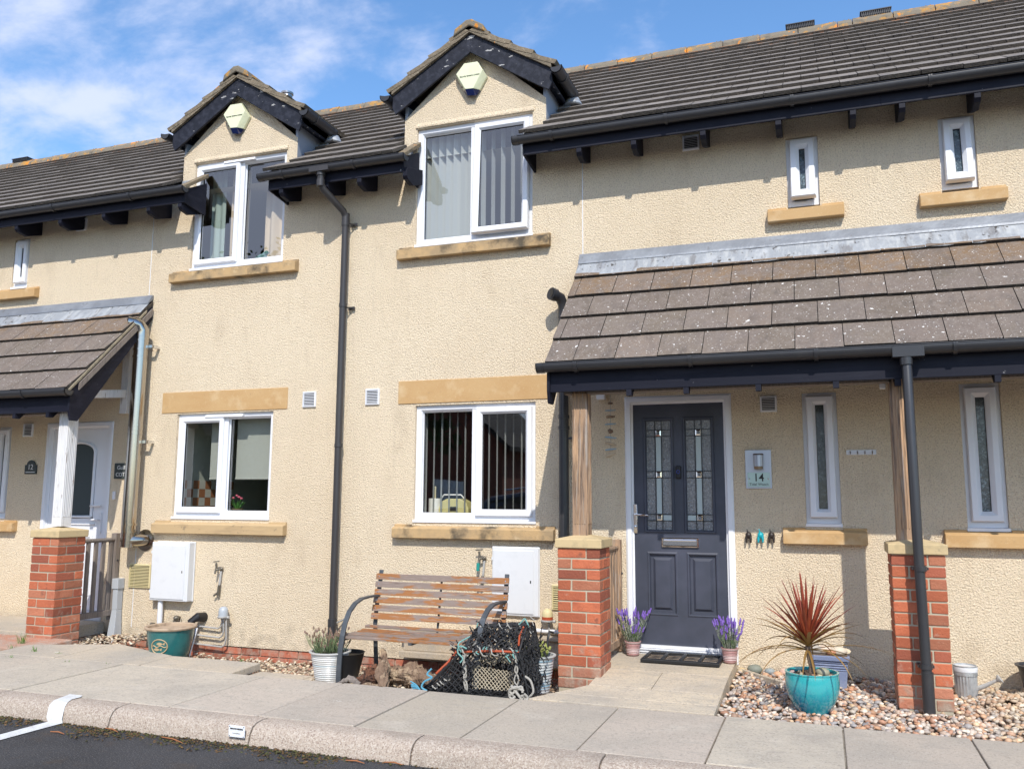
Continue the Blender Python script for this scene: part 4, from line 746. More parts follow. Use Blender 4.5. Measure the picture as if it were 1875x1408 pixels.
def porch(label, X0, X1, piers, posts, mpost, gut, verges, seed, brackets, zbase):
    P = thing('porch', label, 'porch', ((X0+X1)/2, -.9, .1), 'tiled lean-to porches')
    q0 = random.Random(seed)
    def tone(k, q):
        v = q.uniform(.86, 1.10); c = (v, v*q.uniform(.97, 1.01), v*q.uniform(.95, 1.0))
        if k >= 3: c = (v*1.18, v*.95, v*.66) if q.random() < .8 else (v*1.15, v*1.02, v*.9)
        elif q.random() < .12: c = (v*1.2, v*1.16, v*1.14)
        return c
    t = MB(); tiles(t, (X0, PY, PZ), (1, 0, 0), (0, math.cos(TP), math.sin(TP)), (0, -math.sin(TP), math.cos(TP)), X1-X0, 5, .318, .332, .034, None, tone, seed=seed, off=.5, first=-.10)
    t.build('roof', [m_ptile, m_tedge], P, recalc=False)
    d = MB(); d.yz([(PY+.03, zp(PY+.03)-.035), (PY+.03, zp(PY+.03)-.01), (-.005, zp(0)-.02), (-.005, zp(0)-.05)], X0+.02, X1-.02); d.build('roof_deck', m_wood_d, P)
    l = MB(); nx = int((X1-X0)/.12); q = random.Random(seed+1); o = []; cols = []
    for i in range(nx+1):
        x = X0+(X1-X0)*i/nx; y1 = -.205+q.uniform(-.006, .006)
        rows_ = [(-.004, 3.748), (-.012, 3.745), (-.016, 3.70), (-.022, zp(-.0)-.01+.07), (-.07, zp(-.07)+.054+q.uniform(-.004, .004)), (y1+.03, zp(y1+.03)+.046+q.uniform(-.005, .005)), (y1, zp(y1)+.042), (y1-.003, zp(y1)+.036)]
        o.append([(x, y, z) for y, z in rows_])
    vs = [p for c_ in o for p in c_]; k = len(o[0]); l.add(vs, [[i*k+j, (i+1)*k+j, (i+1)*k+j+1, i*k+j+1] for i in range(nx) for j in range(k-1)])
    l.build('lead_apron', m_lead, P, smooth=True)
    l = MB(); l.yz([(-.002, 3.752), (-.020, 3.748), (-.022, zp(0)+.085), (-.075, zp(-.075)+.075), (-.082, zp(-.082)+.062), (-.03, zp(-.03)+.05), (-.002, zp(0)+.05)], X0, X1); l.build('lead_upstand', m_leadd, P)
    ga, gb, e0, e1 = gut
    g = MB(); gutter_run(g, (ga, -1.080, 2.545), (gb, -1.080, 2.545), (0, -1, 0), r=.055, ends=(e0, e1), clips=.78); g.build('gutter', m_gutter, P, smooth=True)
    f = MB(); f.box(X0+.02, X1-.02, -1.022, -.998, 2.338, 2.53); f.build('fascia', m_fascia, P, bevel=.003)
    for x in brackets:
        b = MB(); b.yz([(-1.026, 2.337), (-1.026, 2.29), (-.97, 2.29), (-.90, 2.36), (-.9, 2.45), (-.997, 2.34)], x-.020, x+.020); b.build('rafter_foot', m_fascia, P)
    r = MB(); x = X0+.35
    while x < X1: r.yz([(-.95, zp(-.95)-.12), (-.95, zp(-.95)-.05), (-.02, zp(0)-.07), (-.02, zp(0)-.15)], x-.02, x+.02); x += .45
    r.build('rafter', m_wood_d, P); 
    b = MB(); b.box(X0+.10, X1-.10, -.90, -.78, 2.335, 2.45); b.build('beam', m_wood_d, P)
    for s_, xe in verges:       # sloping boards at the porch ends
        v = MB(); v.yz([(-1.045, 2.50), (-1.045, 2.345), (-1.02, 2.25), (-.93, 2.25), (.0-.006, zp(0)-.20), (-.006, zp(0)-.03), (-1.0, zp(-1.0)-.03)], xe, xe+.024*s_); v.build('bargeboard', m_fascia, P, bevel=.004)
        v = MB(); v.yz([(-1.07, zp(-1.07)-.035), (-1.07, zp(-1.07)+.0), (-.10, zp(-.10)+.0), (-.10, zp(-.10)-.035)], xe-.01*s_, xe+.034*s_); v.build('verge_mortar', m_dtile2, P, bevel=.004)
    for i, (x, zb_) in enumerate(piers): brick_pier(P, x, -1.0, zb_, 1.12-(.07-zb_)*.3, seed+i)
    for x in posts:
        p = MB(); o = p.box(x, x+.125, -.90, -.775, 1.205, 2.36)
        for k in range(5): p.box(x+.016+k*.02, x+.026+k*.02, -.905, -.899, 1.30, 2.36); p.box(x+.124, x+.129, -.885+k*.02, -.875+k*.02, 1.30, 2.36)
        p.build('post', mpost, P, bevel=.004)
    return P
m_dtile2 = M('verge_mortar', (.30, .25, .17), .95, pos=True, patches=[dict(c=(.16, .14, .1), s=20, lo=.5, hi=.7)], bump=[('noise', 50, .8, .01)])
brB = [-1.371, -.933, -.406, .129, .535, 1.152, 1.6, 2.1, 2.6, 3.0]
PB = porch('long brown tiled porch over the dark door, on bare wood posts and brick piers', -2.03, 3.19, [(-1.955, .07), (.430, .11), (2.80, .10)], [-1.862, .485, 2.9], m_wood_g, (-2.085, 3.25, 1, 1), [(-1, -2.006), (1, 3.16)], 21, brB, .1)
PA = porch('brown tiled porch at the left edge on a flaking white post', -12.3, -7.00, [(-7.392, .0), (-9.83, .0), (-12.1, .0)], [-7.272, -9.72, -12.0], m_wpaint, (-12.35, -6.985, 1, 1), [(1, -7.022), (-1, -12.28)], 31, [-8.2, -7.75, -7.3, -8.7, -9.2, -9.7], .1)
# downpipe of the right porch, in front of its pier
m = MB(); m.tube([(.585, -1.085, 2.50), (.588, -1.11, 2.44), (.592, -1.11, 1.2), (.604, -1.11, .13)], .033, 18); m.tube([(.585, -1.11, 2.47), (.586, -1.11, 2.42)], .041, 18); m.box(.50, .70, -1.140, -1.04, 2.475, 2.552)
m.tube([(.604, -1.11, .38), (.604, -1.11, .10)], .038, 18)
for z in (1.03, .40): m.tube([(.60, -1.11, z), (.60, -1.11, z+.03)], .040, 18); m.box(.55, .65, -1.105, -1.0, z+.006, z+.022)
m.build('downpipe', m_gutter, PB, smooth=True)
# white wall bracket and tie under the left porch
m = MB(); m.box(-7.33, -7.235, -.06, -.002, 2.42, 3.2); m.hexa([(-7.30, -.85, 2.50), (-7.25, -.85, 2.50), (-7.25, -.03, 2.60), (-7.30, -.03, 2.60), (-7.30, -.85, 2.58), (-7.25, -.85, 2.58), (-7.25, -.03, 2.69), (-7.30, -.03, 2.69)]); m.build('wall_bracket', m_wpaint, PA, bevel=.004)
for Pq, x, z in ((PB, -1.80, 2.40), (PB, .49, 2.33)): pass
m = MB(); m.box(-1.875, -1.795, -.06, -.001, 2.385, 2.52); m.build('junction_box', m_upvc_d, PB, bevel=.008); m = MB(); m.box(.43, .47, -.8, -.75, 2.30, 2.5); m.build('wall_bracket', m_upvc_d, PB, bevel=.004)
def rail(P, xa, ya, yb, z0, z1, mat, post=True):
    r = MB(); r.tube([(xa, ya, z1+.02), (xa, yb, z1+.02)], .022, 8); r.box(xa-.03, xa+.03, ya, yb, z0, z0+.06); n = 6
    for i in range(n): y = ya+(yb-ya)*(i+.6)/n; r.box(xa-.012, xa+.012, y-.022, y+.022, z0+.05, z1+.01)
    R_ = r.build('handrail', mat, P, bevel=.003)
    w = MB(); w.box(xa-.035, xa+.035, yb-.005, yb+.055, z0-.05, z1+.09); w.build('wall_post', mat, R_, bevel=.003)
    w = MB(); [w.ball((xa+.037, yb+.03, z), .011) for z in (z0+.25, z1-.2)]; w.build('bolt', m_darkmetal, R_)
rail(PA, -7.27, -.68, -.07, .24, 1.02, m_wood_d); rail(PB, -1.70, -.68, -.07, .26, 1.06, m_wood_g)
# ------------------------------------------------------------------ what shows through the windows
def slats(parent, x0, x1, z0, z1, y, step, w, ang, mat, name='vertical_blind'):
    m = MB(); x = x0; q = random.Random(int(x0*100)); m.box(x0-.02, x1+.02, y-.02, y+.02, z1, z1+.03)
    while x < x1:
        a = ang+q.uniform(-.08, .08); dx, dy = math.cos(a)*w/2, math.sin(a)*w/2
        m.prism([(x-dx, y-dy, z0), (x, y+.006, z0), (x+dx, y+dy, z0), (x+dx, y+dy+.001, z0), (x, y+.007, z0), (x-dx, y-dy+.001, z0)], (0, 0, z1-z0)); x += step
    return m.build(name, mat, parent)
slats(HB, -3.70, -3.14, 4.08, 5.20, .18, .082, .085, R(50), m_blind2); slats(HB, -3.08, -2.55, 4.08, 5.20, .18, .105, .085, R(80), m_blind2)
slats(HB, -3.66, -2.52, 1.34, 2.38, .18, .083, .030, R(86), m_blind2)
def curtain(parent, x0, x1, z0, z1, y, amp=.03, wl=.09, mat=None):
    n = int((x1-x0)/.008); m = MB(); vs = []
    for i in range(n+1):
        x = x0+(x1-x0)*i/n; w = math.sin(x/wl*6.28)+.4*math.sin(x/wl*2.3); vs += [(x, y+amp*w*.8, z0), (x, y+amp*w, (z0+z1)/2), (x, y+amp*w*.6, z1)]
    m.add(vs, [[i*3+j, i*3+3+j, i*3+4+j, i*3+1+j] for i in range(n) for j in (0, 1)]); return m.build('curtain', mat or m_curt, parent, smooth=True, recalc=False)
curtain(HA, -6.22, -5.96, 4.05, 5.22, .30); curtain(HA, -5.85, -5.36, 4.05, 5.22, .42, .035, .15); curtain(HA, -6.50, -6.30, 4.05, 5.22, .28, .012, .1, M('pale_green_blind', (.34, .42, .38), .8))
m = MB(); m.box(-5.93, -5.36, .20, .204, 1.70, 2.39); m.tube([(-5.93, .202, 1.70), (-5.36, .202, 1.70)], .011, 8); m.tube([(-5.93, .20, 2.37), (-5.36, .20, 2.37)], .022, 8); m.build('roller_blind', m_rblind, HA, smooth=True)
m = MB(); m.box(-6.27, -6.03, .20, .204, 1.70, 2.39); m.tube([(-6.27, .202, 1.70), (-6.03, .202, 1.70)], .011, 8); m.build('roller_blind', m_rblind, HA, smooth=True)
m = MB(); m.box(-6.70, -6.63, .16, 2.6, .9, 2.6); m.build('partition', M('pale_green_wall', (.50, .52, .44), .8), HA)
m = MB()
for i in range(9):
    for k in range(6):
        m.col = (.40, .17, .08) if (i+k) % 2 else (.60, .58, .50); m.box(-6.630, -6.622, .17+i*.10+.002, .17+(i+1)*.10-.002, 1.12+k*.095+.002, 1.12+(k+1)*.095-.002)
m.build('wall_tiles', M('kitchen_tile', (1, 1, 1), .3, attr=True), HA)
m = MB(); m.box(-6.6, -5.2, .145, .40, 1.24, 1.27); m.build('window_board', m_room, HA); m = MB(); m.box(-3.75, -2.4, .145, .40, 1.24, 1.27); m.build('window_board', m_room, HB)
m = MB(); m.box(-6.6, -5.2, .145, .40, 3.96, 3.99); m.build('window_board', m_room, HA); m = MB(); m.box(-3.8, -2.4, .145, .40, 3.96, 3.99); m.build('window_board', m_room, HB)
# bird ornament
q = W(478, 470, .20); T = thing('bird_ornament', 'small green bird ornament standing inside the upstairs curtained window', 'ornament', (q.x, .22, 3.99))
m = MB(); z = 4.11; m.ball((q.x, .22, z+.03), (.065, .03, .038), 14, 9); m.ball((q.x+.055, .22, z+.075), (.026, .022, .026), 10, 7); m.tube([(q.x+.02, .22, z+.04), (q.x+.05, .22, z+.075)], [.034, .022], 10); m.tube([(q.x-.04, .22, z+.03), (q.x-.11, .22, z+.015)], [.024, .006], 8); m.tube([(q.x+.075, .22, z+.075), (q.x+.10, .22, z+.072)], [.008, .001], 6)
m.build('bird', M('verdigris', (.10, .22, .20), .5), T, smooth=True); m = MB(); m.ball((q.x+.01, .22, 4.05), (.06, .04, .055), 10, 7, .15); m.build('base', m_rope, T, smooth=True)
# flowers in the kitchen window
q = W(433, 925, .17); T = thing('flower_pot', 'woven pot of pink flowers inside the kitchen window', 'plant', (q.x, .19, 1.27))
m = MB(); m.lathe([(.04, 0), (.055, .06), (.06, .115), (.052, .115), (.05, .10)], (q.x, .19, 1.27), 20); [m.tube([(q.x+.058*math.cos(t), .19+.058*math.sin(t), 1.285+.018*k) for t in [6.283*i/16 for i in range(17)]], .006, 5) for k in range(6)]
m.build('basket', M('woven_basket', (.14, .10, .05), .8), T, smooth=True)
lf = MB(); fl = MB(); qq = random.Random(4)
def blade(mb, base, d, L_, w, droop, n=7, fold=.25, tip=.12, twist=0.):
    base = Vector(base); d = Vector(d).normalized(); side = d.cross(Vector((0, 0, 1)))
    side = side.normalized() if side.length > .05 else Vector((math.cos(twist), math.sin(twist), 0)); p = base.copy(); vs = []
    for i in range(n+1):
        t = i/n; ww = w*(math.sin(math.pi*min(1, .18+t*.45))*(1-t)**.6+tip*0) if t < 1 else .0005
        nn = side.cross(d).normalized(); vs += [p-side*ww/2+nn*ww*fold, p.copy(), p+side*ww/2+nn*ww*fold]
        p = p+d*(L_/n); d = (d+Vector((0, 0, -1))*droop*(t+.2)/n*2).normalized(); s2 = side-d*side.dot(d); side = s2.normalized()
    mb.add(vs, [[i*3+j, i*3+j+1, i*3+j+4, i*3+j+3] for i in range(n) for j in (0, 1)]); return p
for i in range(26):
    a = qq.uniform(0, 6.28); e = blade(lf, (q.x+.02*math.cos(a), .19+.02*math.sin(a), 1.37), (math.cos(a)*.6, math.sin(a)*.5, qq.uniform(.7, 1.6)), qq.uniform(.08, .16), .022, .5, 5)
for dx, dz in ((-.045, .13), (.0, .155), (.03, .14), (.06, .125)): fl = MB(); fl.ball((q.x+dx, .17, 1.385+dz-.02), (.016, .016, .012), 8, 6, .15); fl.build('flower', m_petal, T, smooth=True)
lf.build('leaf', M('leaf_green', (.08, .22, .04), .5), T, recalc=False)
for dx in (.12, .19):
    b = MB(); b.lathe([(.03, 0), (.038, .06), (.036, .062), (.028, .01)], (q.x+dx, .18, 1.27), 14); tag(b.build('tumbler', M('blue_glass', (.01, .10, .45), .15, spec=.8), loc=(q.x+dx, .18, 1.27), smooth=True), 'blue tumbler inside the kitchen window beside the pink flowers', 'tumbler', 'blue tumblers in the kitchen window')
# bread bin and kitchen roll in the other kitchen window
q = W(832, 930, .3); T = thing('bread_bin', 'cream bread bin with a domed lid inside the window behind the bench', 'bread bin', (q.x, .31, 1.27))
m = MB(); P_ = [(-.16, 0), (.16, 0), (.16, .10), (.13, .17), (.07, .20), (-.07, .20), (-.13, .17), (-.16, .10)]; m.xz([(q.x+a, 1.30+b) for a, b in P_], .27, .42); m.build('body', M('cream_enamel', (.62, .55, .24), .4), T, bevel=.012)
m = MB(); m.tube([(q.x-.12, .26, 1.50), (q.x-.09, .25, 1.535), (q.x+.09, .25, 1.535), (q.x+.12, .26, 1.50)], .007, 8); m.build('lid_handle', m_blind, T, smooth=True); m = MB(); m.box(q.x-.03, q.x+.035, .262, .27, 1.38, 1.42); m.build('badge', m_darkmetal, T)
q = W(796, 930, .3); m = MB(); m.tube([(q.x, .30, 1.27), (q.x, .30, 1.50)], .062, 18); T = m.build('kitchen_roll', m_blind, loc=(q.x, .3, 1.27), smooth=True); tag(T, 'white kitchen roll inside the window beside the cream bread bin', 'kitchen roll')
m = MB(); m.tube([(q.x, .30, 1.50), (q.x, .30, 1.60)], .012, 8); m.ball((q.x, .3, 1.605), .015); m.build('holder', m_cream, T, smooth=True)

# ------------------------------------------------------------------ things fixed to the walls
def alarm(label):
    T = thing('alarm_box', label, 'alarm box', (-3.15, 0, 5.7), 'burglar alarm boxes on the gables')
    A = lambda X, Y, y: W(820+X/14.08, 80+Y/14.08, y)
    fr = [(760, 468), (420, 522), (215, 800), (448, 1178), (648, 1158), (888, 675)]; br_ = [(785, 480), (405, 540), (203, 835), (402, 1225), (822, 1200), (1012, 850)]
    cx_ = A(560, 830, -.085); f = [A(X, Y, -.085) for X, Y in fr]; bk = [A(X, Y, -.030) for X, Y in br_]; b2 = [Vector((p.x, -.002, p.z)) for p in bk]
    m = MB(); m.add(f+bk+b2, [list(range(6))]+[[i, (i+1) % 6, 6+(i+1) % 6, 6+i] for i in range(6)]+[[6+i, 6+(i+1) % 6, 12+(i+1) % 6, 12+i] for i in range(6)]+[list(range(12, 18))[::-1]]); m.build('cover', m_alarm, T, bevel=.004)
    l = MB(); e_ = .0015; l.add([f[3]+Vector((0, -e_, -e_)), f[4]+Vector((0, -e_, -e_)), bk[4]+Vector((0, 0, -e_)), bk[3]+Vector((0, 0, -e_)), A(510, 1345, -.06), A(700, 1340, -.06), A(750, 1335, -.02), A(480, 1340, -.02), Vector((bk[4].x, -.002, bk[4].z)), Vector((bk[3].x, -.002, bk[3].z))], [[0, 1, 5, 4], [1, 2, 6, 5], [2, 8, 6], [0, 4, 7, 3], [3, 7, 9], [4, 5, 6, 7], [7, 6, 8, 9], [0, 3, 9, 8, 2, 1]]); l.build('lens', m_alblue, T)
    k = MB(); a, b = A(372, 1130, -.055), A(762, 1062, -.055); k.ball((a.x, -.055, a.z), .008, 8, 6); k.ball((b.x, -.055, b.z), .008, 8, 6); k.build('screw_hole', m_gasket, T)
    o = text('Security Systems Limited', .021, (cx_.x, -.0865, cx_.z), T, m_text); return T
a1_ = alarm('cream alarm box with a blue lens under the gable of the taller looking right dormer')
def copy_tree(o, parent=None):
    c = o.copy(); C.objects.link(c); c.parent = parent
    for ch in [x for x in bpy.data.objects if x.parent == o]: copy_tree(ch, c)
    return c
a2_ = copy_tree(a1_); a2_.location.x -= 2.823; a2_.location.z += .012; a2_['label'] = 'cream alarm box with a blue lens under the gable of the left dormer'
a1_['label'] = 'cream alarm box with a blue lens under the gable of the right dormer'

def meter(label, x0, x1, z0, z1, d, pipe):
    T = thing('meter_box', label, 'meter box', ((x0+x1)/2, 0, z0), 'meter cupboards on the walls')
    m = MB(); m.box(x0, x1, -d, .0, z0, z1); m.box(x0-.006, x1+.006, -.02, .0, z0-.006, z1+.006); m.build('case', m_meter, T, bevel=.008)
    e = MB(); e.box(x0+.012, x1-.045, -d-.008, -d-.0005, z0+.02, z1-.03); dd = e.build('door', m_meter, T, bevel=.004)
    k = MB(); k.box(x1-.078, x1-.068, -d-.010, -d-.0085, (z0+z1)/2-.012, (z0+z1)/2+.012); k.build('lock', m_gasket, dd)
    [(lambda k, z: (k.box(x0-.002, x0+.014, -d-.006, -d+.01, z, z+.03), k.build('hinge', m_meter, dd)))(MB(), z) for z in (z0+.08, z1-.12)]
    if pipe: k = MB(); k.tube([(x0+.11, -.05, z0), (x0+.11, -.05, .02)], .028, 14); k.build('conduit', m_upvc, T, smooth=True)
meter('white meter box on the wall behind the teal pot, white conduit below it', -6.72, -6.235, .425, 1.03, .10, True)
meter('white meter box on the wall behind the right end of the bench', -2.875, -2.425, .452, 1.06, .035, False)

def tap(label, x, z, teal):
    T = thing('garden_tap', label, 'tap', (x, 0, z-.2), 'outside taps')
    m = MB(); m.tube([(x+.03, 0, z-.03), (x+.03, -.05, z-.03), (x, -.07, z-.03), (x-.008, -.075, z-.075)], [.013, .013, .014, .010], 10); m.tube([(x, -.062, z-.03), (x-.005, -.062, z+.035)], .011, 8); m.tube([(x-.04, -.062, z+.045), (x+.03, -.062, z+.052)], .0065, 6); m.ball((x+.03, -.02, z-.03), (.022, .018, .022)); m.build('body', m_brass, T, smooth=True)
    m = MB(); m.tube([(x+.034, -.03, z-.05), (x+.02, -.03, z-.20)], .011, 8); m.build('supply_pipe', m_copper, T, smooth=True)
    m = MB(); m.tube([(x+.02, -.03, z-.19), (x+.01, -.03, z-.30)], .015, 8); m.tube([(x+.015, -.03, z-.26), (x-.03, -.05, z-.30)], .010, 8); m.build('isolating_valve', m_brass, T, smooth=True)
    if teal: m = MB(); m.tube([(x-.008, -.075, z-.07), (x-.012, -.078, z-.14)], [.017, .015], 10); m.build('hose_connector', M('teal_plastic', (.02, .28, .24), .4), T, smooth=True)
q = W(399, 1040, -.04); tap('grey brass garden tap alone on the wall, right of the left meter box', q.x, q.z+.02, False)
q = W(880, 1020, -.04); tap('garden tap with a teal hose connector above the bench', q.x, q.z+.02, True)

def regulator(label, px, py, glassy):
    q = W(px, py, -.07); x, z = q.x, q.z; T = thing('pressure_regulator', label, 'regulator', (x, 0, z-.1), 'grey domed regulators')
    m = MB(); m.lathe([(.048, -.03), (.048, .02), (.040, .05), (.02, .065), (.0, .068)], (x, -.08, z), 18); m.build('dome', m_greydome if not glassy else m_cream, T, smooth=True)
    m = MB(); m.lathe([(.0, -.052), (.03, -.05), (.056, -.042), (.056, -.030), (.048, -.029)], (x, -.08, z), 18); m.tube([(x-.06, -.08, z-.045), (x+.075, -.08, z-.04)], .013, 8); m.build('housing', m_copper, T, smooth=True)
    if glassy: m = MB(); m.tube([(x, -.08, z-.028), (x, -.08, z-.002)], .0495, 16); m.build('band', m_orange, T, smooth=True)
    return T, x, z
T, x, z = regulator('grey domed regulator with three small pipes, left of the long downpipe', 410, 1122, False)
for k, (dx, dz) in enumerate(((-.02, -.16), (.0, -.25), (.035, -.34))):
    m = MB(); m.tube([(x+dx, -.075, z-.04), (x+dx, -.06, z+dz*.72), (x+dx-.02, -.05, z+dz+.025), (x+dx-.06, -.045, z+dz), (x-.52, -.045, z+dz+.02)], .009, 8); m.build('pipe', m_copper, T, smooth=True)
T, x, z = regulator('domed regulator with an orange band beside the left brick pier of the long porch', 1003, 1128, True)
m = MB(); m.tube([(x+.01, -.07, z-.04), (x+.01, -.06, z-.16), (x+.03, -.05, z-.20), (x+.15, -.045, z-.21)], .009, 8); m.build('pipe', m_copper, T, smooth=True)
m = MB(); m.tube([(-2.62, -.05, .34), (-2.12, -.05, .335)], .018, 10); tag(m.build('waste_pipe', m_upvc, loc=(-2.4, 0, .34), smooth=True), 'white pipe running low along the wall beside the left brick pier of the long porch', 'pipe')

# steel flue of the left cottage
T = thing('steel_flue', 'polished steel boiler flue pipe standing up the wall beside the left porch', 'flue', (-7.0, 0, .95))
m = MB(); fx = -6.995; m.tube([(fx-.015, -.15, .97), (fx, -.15, 3.26)], .074, 20)
for z in (1.12, 1.20, 2.17, 2.22, 2.26, 3.02, 3.10, 3.20): m.tube([(fx-.005, -.15, z), (fx-.005, -.15, z+.018)], .078, 20)
m.build('pipe', m_steel, T, smooth=True)
m = MB(); m.tube([(fx, -.15, 3.25), (fx, -.15, 3.32), (fx-.02, -.18, 3.375), (fx-.055, -.225, 3.39)], .077, 20); m.tube([(fx-.05, -.218, 3.388), (fx-.095, -.275, 3.398)], .070, 20, cap=False); m.build('elbow', m_steel, T, smooth=True)
m = MB(); m.tube([(fx-.0925, -.272, 3.3975), (fx-.0935, -.2735, 3.3977)], .062, 18); m.build('opening_shade', m_black, T)  # black disc in place of the shade inside the flue mouth
m = MB(); m.tube([(fx-.01, -.15, 1.04), (fx+.05, -.10, 1.04), (fx+.09, -.0, 1.04)], .065, 18); m.tube([(fx+.09, -.012, 1.04), (fx+.09, -.002, 1.04)], .115, 24); m.build('wall_collar', m_steel, T, smooth=True)
for z in (3.13, 2.08): m = MB(); m.box(fx+.05, fx+.13, -.12, -.10, z, z+.03); m.box(fx+.10, fx+.13, -.11, .0, z, z+.03); m.build('bracket', m_chrome, T)
T = thing('cable_trunking', 'grey plastic cable trunking rising from the chippings beside the left handrail', 'trunking', (-7.18, -.06, 0))
m = MB(); m.box(-7.225, -7.16, -.09, -.01, .30, .58); m.hexa([(-7.24, -.12, .02), (-7.145, -.12, .02), (-7.145, -.01, .02), (-7.24, -.01, .02), (-7.225, -.09, .30), (-7.16, -.09, .30), (-7.16, -.01, .30), (-7.225, -.01, .30)]); m.box(-7.235, -7.15, -.10, -.005, .52, .63); m.build('cover', M('grey_pvc', (.42, .44, .46), .5), T, bevel=.005)
m = MB(); m.tube([(-7.19, -.07, .06), (-7.17, -.08, -.08)], .03, 10); m.build('conduit', m_upvc, T, smooth=True)
m = MB(); x = W(362, 1135, -.05).x; m.tube([(x+.04, .0, .27), (x+.03, -.09, .28), (x-.02, -.12, .24), (x, -.14, .10), (x+.07, -.30, -.09)], [.05, .045, .04, .036, .036], 14); tag(m.build('drain_hose', m_black, loc=(x, 0, 0), smooth=True), 'thick black hose bending down from the wall behind the teal pot', 'hose')
m = MB(); m.tube([(x-.01, -.05, .16), (x+.05, -.22, -.09)], .016, 10); tag(m.build('waste_pipe', m_upvc, loc=(x, 0, 0), smooth=True), 'thin white pipe sloping down behind the black hose', 'pipe')
x = W(275, 1150, -.03).x; m = MB(); m.tube([(x+.03, 0, .17), (x+.02, -.04, .18), (x, -.05, .14), (x-.01, -.05, -.06)], .011, 8); tag(m.build('overflow_pipe', m_brass, loc=(x, 0, 0), smooth=True), 'thin metal overflow pipe low on the wall left of the teal pot', 'pipe')
x = W(325, 1135, -.03).x; m = MB(); m.tube([(x, 0, .25), (x, -.05, .25), (x-.05, -.08, .10)], .018, 8); m.tube([(x+.02, 0, .24), (x+.06, -.06, .14), (x+.10, -.07, .03)], .008, 6); m.ball((x, -.05, .25), .03); tag(m.build('drain_valve', m_brass, loc=(x, 0, 0), smooth=True), 'corroded drain valve on the wall just above the teal pot', 'valve')

# signs
T = thing('house_sign', 'silver house sign with the number 14 and a small lamp, right of the dark door', 'sign', (-.49, 0, 1.75))
m = MB(); m.box(-.597, -.386, -.014, -.001, 1.592, 1.914); m.build('plate', m_brush, T, bevel=.002)
m = MB(); m.box(-.580, -.400, -.022, -.0145, 1.605, 1.725); m.build('glass_plate', m_gplate, T, bevel=.001)
m = MB(); m.tube([(-.487, -.055, 1.775), (-.487, -.055, 1.868)], .040, 20); lo_ = m.build('lamp', m_brush, T, smooth=True)
m = MB(); m.tube([(-.487, -.055, 1.752), (-.487, -.055, 1.7745)], .036, 18); m.build('diffuser', M('amber_lens', (.25, .16, .08), .3), lo_, smooth=True); m = MB(); m.tube([(-.487, -.055, 1.8685), (-.487, -.055, 1.880)], .041, 20); m.build('lamp_cap', M('rusty_cap', (.08, .05, .035), .7), lo_, smooth=True)
text('14', .092, (-.490, -.0228, 1.680), T, m_text, 'number', sx=.95, bold=.001); text('Tidal Watch', .031, (-.490, -.0228, 1.626), T, m_text, sx=1.)
m = MB(); m.ball((-.566, -.023, 1.672), .008, 10, 6); m.ball((-.414, -.023, 1.672), .008, 10, 6); m.build('stud', m_chrome, T, smooth=True)
T = thing('number_sign', 'small dark arched slate sign with the number 12 left of the white door', 'sign', (-8.63, 0, 1.83))
m = MB(); A_ = [(.09, -.075), (.09, .03)]+[(.085*math.cos(t)*.75, .03+.055*math.sin(t)) for t in [math.pi*i/8 for i in range(9)]]+[(-.09, .03), (-.09, -.075)]; m.xz([(-8.63+a, 1.835+b) for a, b in A_], -.016, -.001); m.build('slate', m_slate, T, bevel=.003); text('12', .085, (-8.63, -.0172, 1.838), T, m_textw, 'number')
m = MB(); m.box(-8.70, -8.56, -.0175, -.016, 1.778, 1.786); m.build('rule', m_textw, T)
T = thing('name_sign', 'dark slate cottage name sign on the wall half behind the steel flue', 'sign', (-7.24, 0, 1.78))
m = MB(); m.box(-7.39, -7.06, -.014, -.001, 1.700, 1.872); m.build('slate', m_slate, T, bevel=.002); text('Guillemot', .062, (-7.225, -.0152, 1.822), T, m_textw); text('COTTAGE', .060, (-7.225, -.0152, 1.745), T, m_textw)
q = W(210, 907); m = MB(); m.box(q.x-.02, q.x+.02, -.02, 0, q.z-.045, q.z+.045); tag(m.build('bell_push', m_upvc_d, loc=(q.x, 0, q.z), bevel=.006), 'small white bell push beside the white door frame', 'bell push')
q = W(434, 1337, -2.93); T = thing('parking_sign', 'small white private parking plate screwed to the kerb face', 'sign', (q.x, -2.925, .06))
m = MB(); m.box(q.x-.058, q.x+.058, -2.9345, -2.929, .045, .112); m.build('plate', M('white_plate', (.8, .82, .86), .4), T, bevel=.001); text('PRIVATE PARKING', .0135, (q.x, -2.9352, .093), T, m_text, bold=.0002, sx=.85); text('WINGFIELD', .0115, (q.x, -2.9352, .068), T, m_copper, sx=1.)
m = MB(); m.box(q.x-.05, q.x+.05, -2.9350, -2.9345, .0805, .0815); m.build('rule', m_copper, T)
m = MB(); [m.ball((q.x+a, -2.9345, b), .0035, 6, 4) for a in (-.051, .051) for b in (.051, .106)]; m.build('screw', m_darkmetal, T)
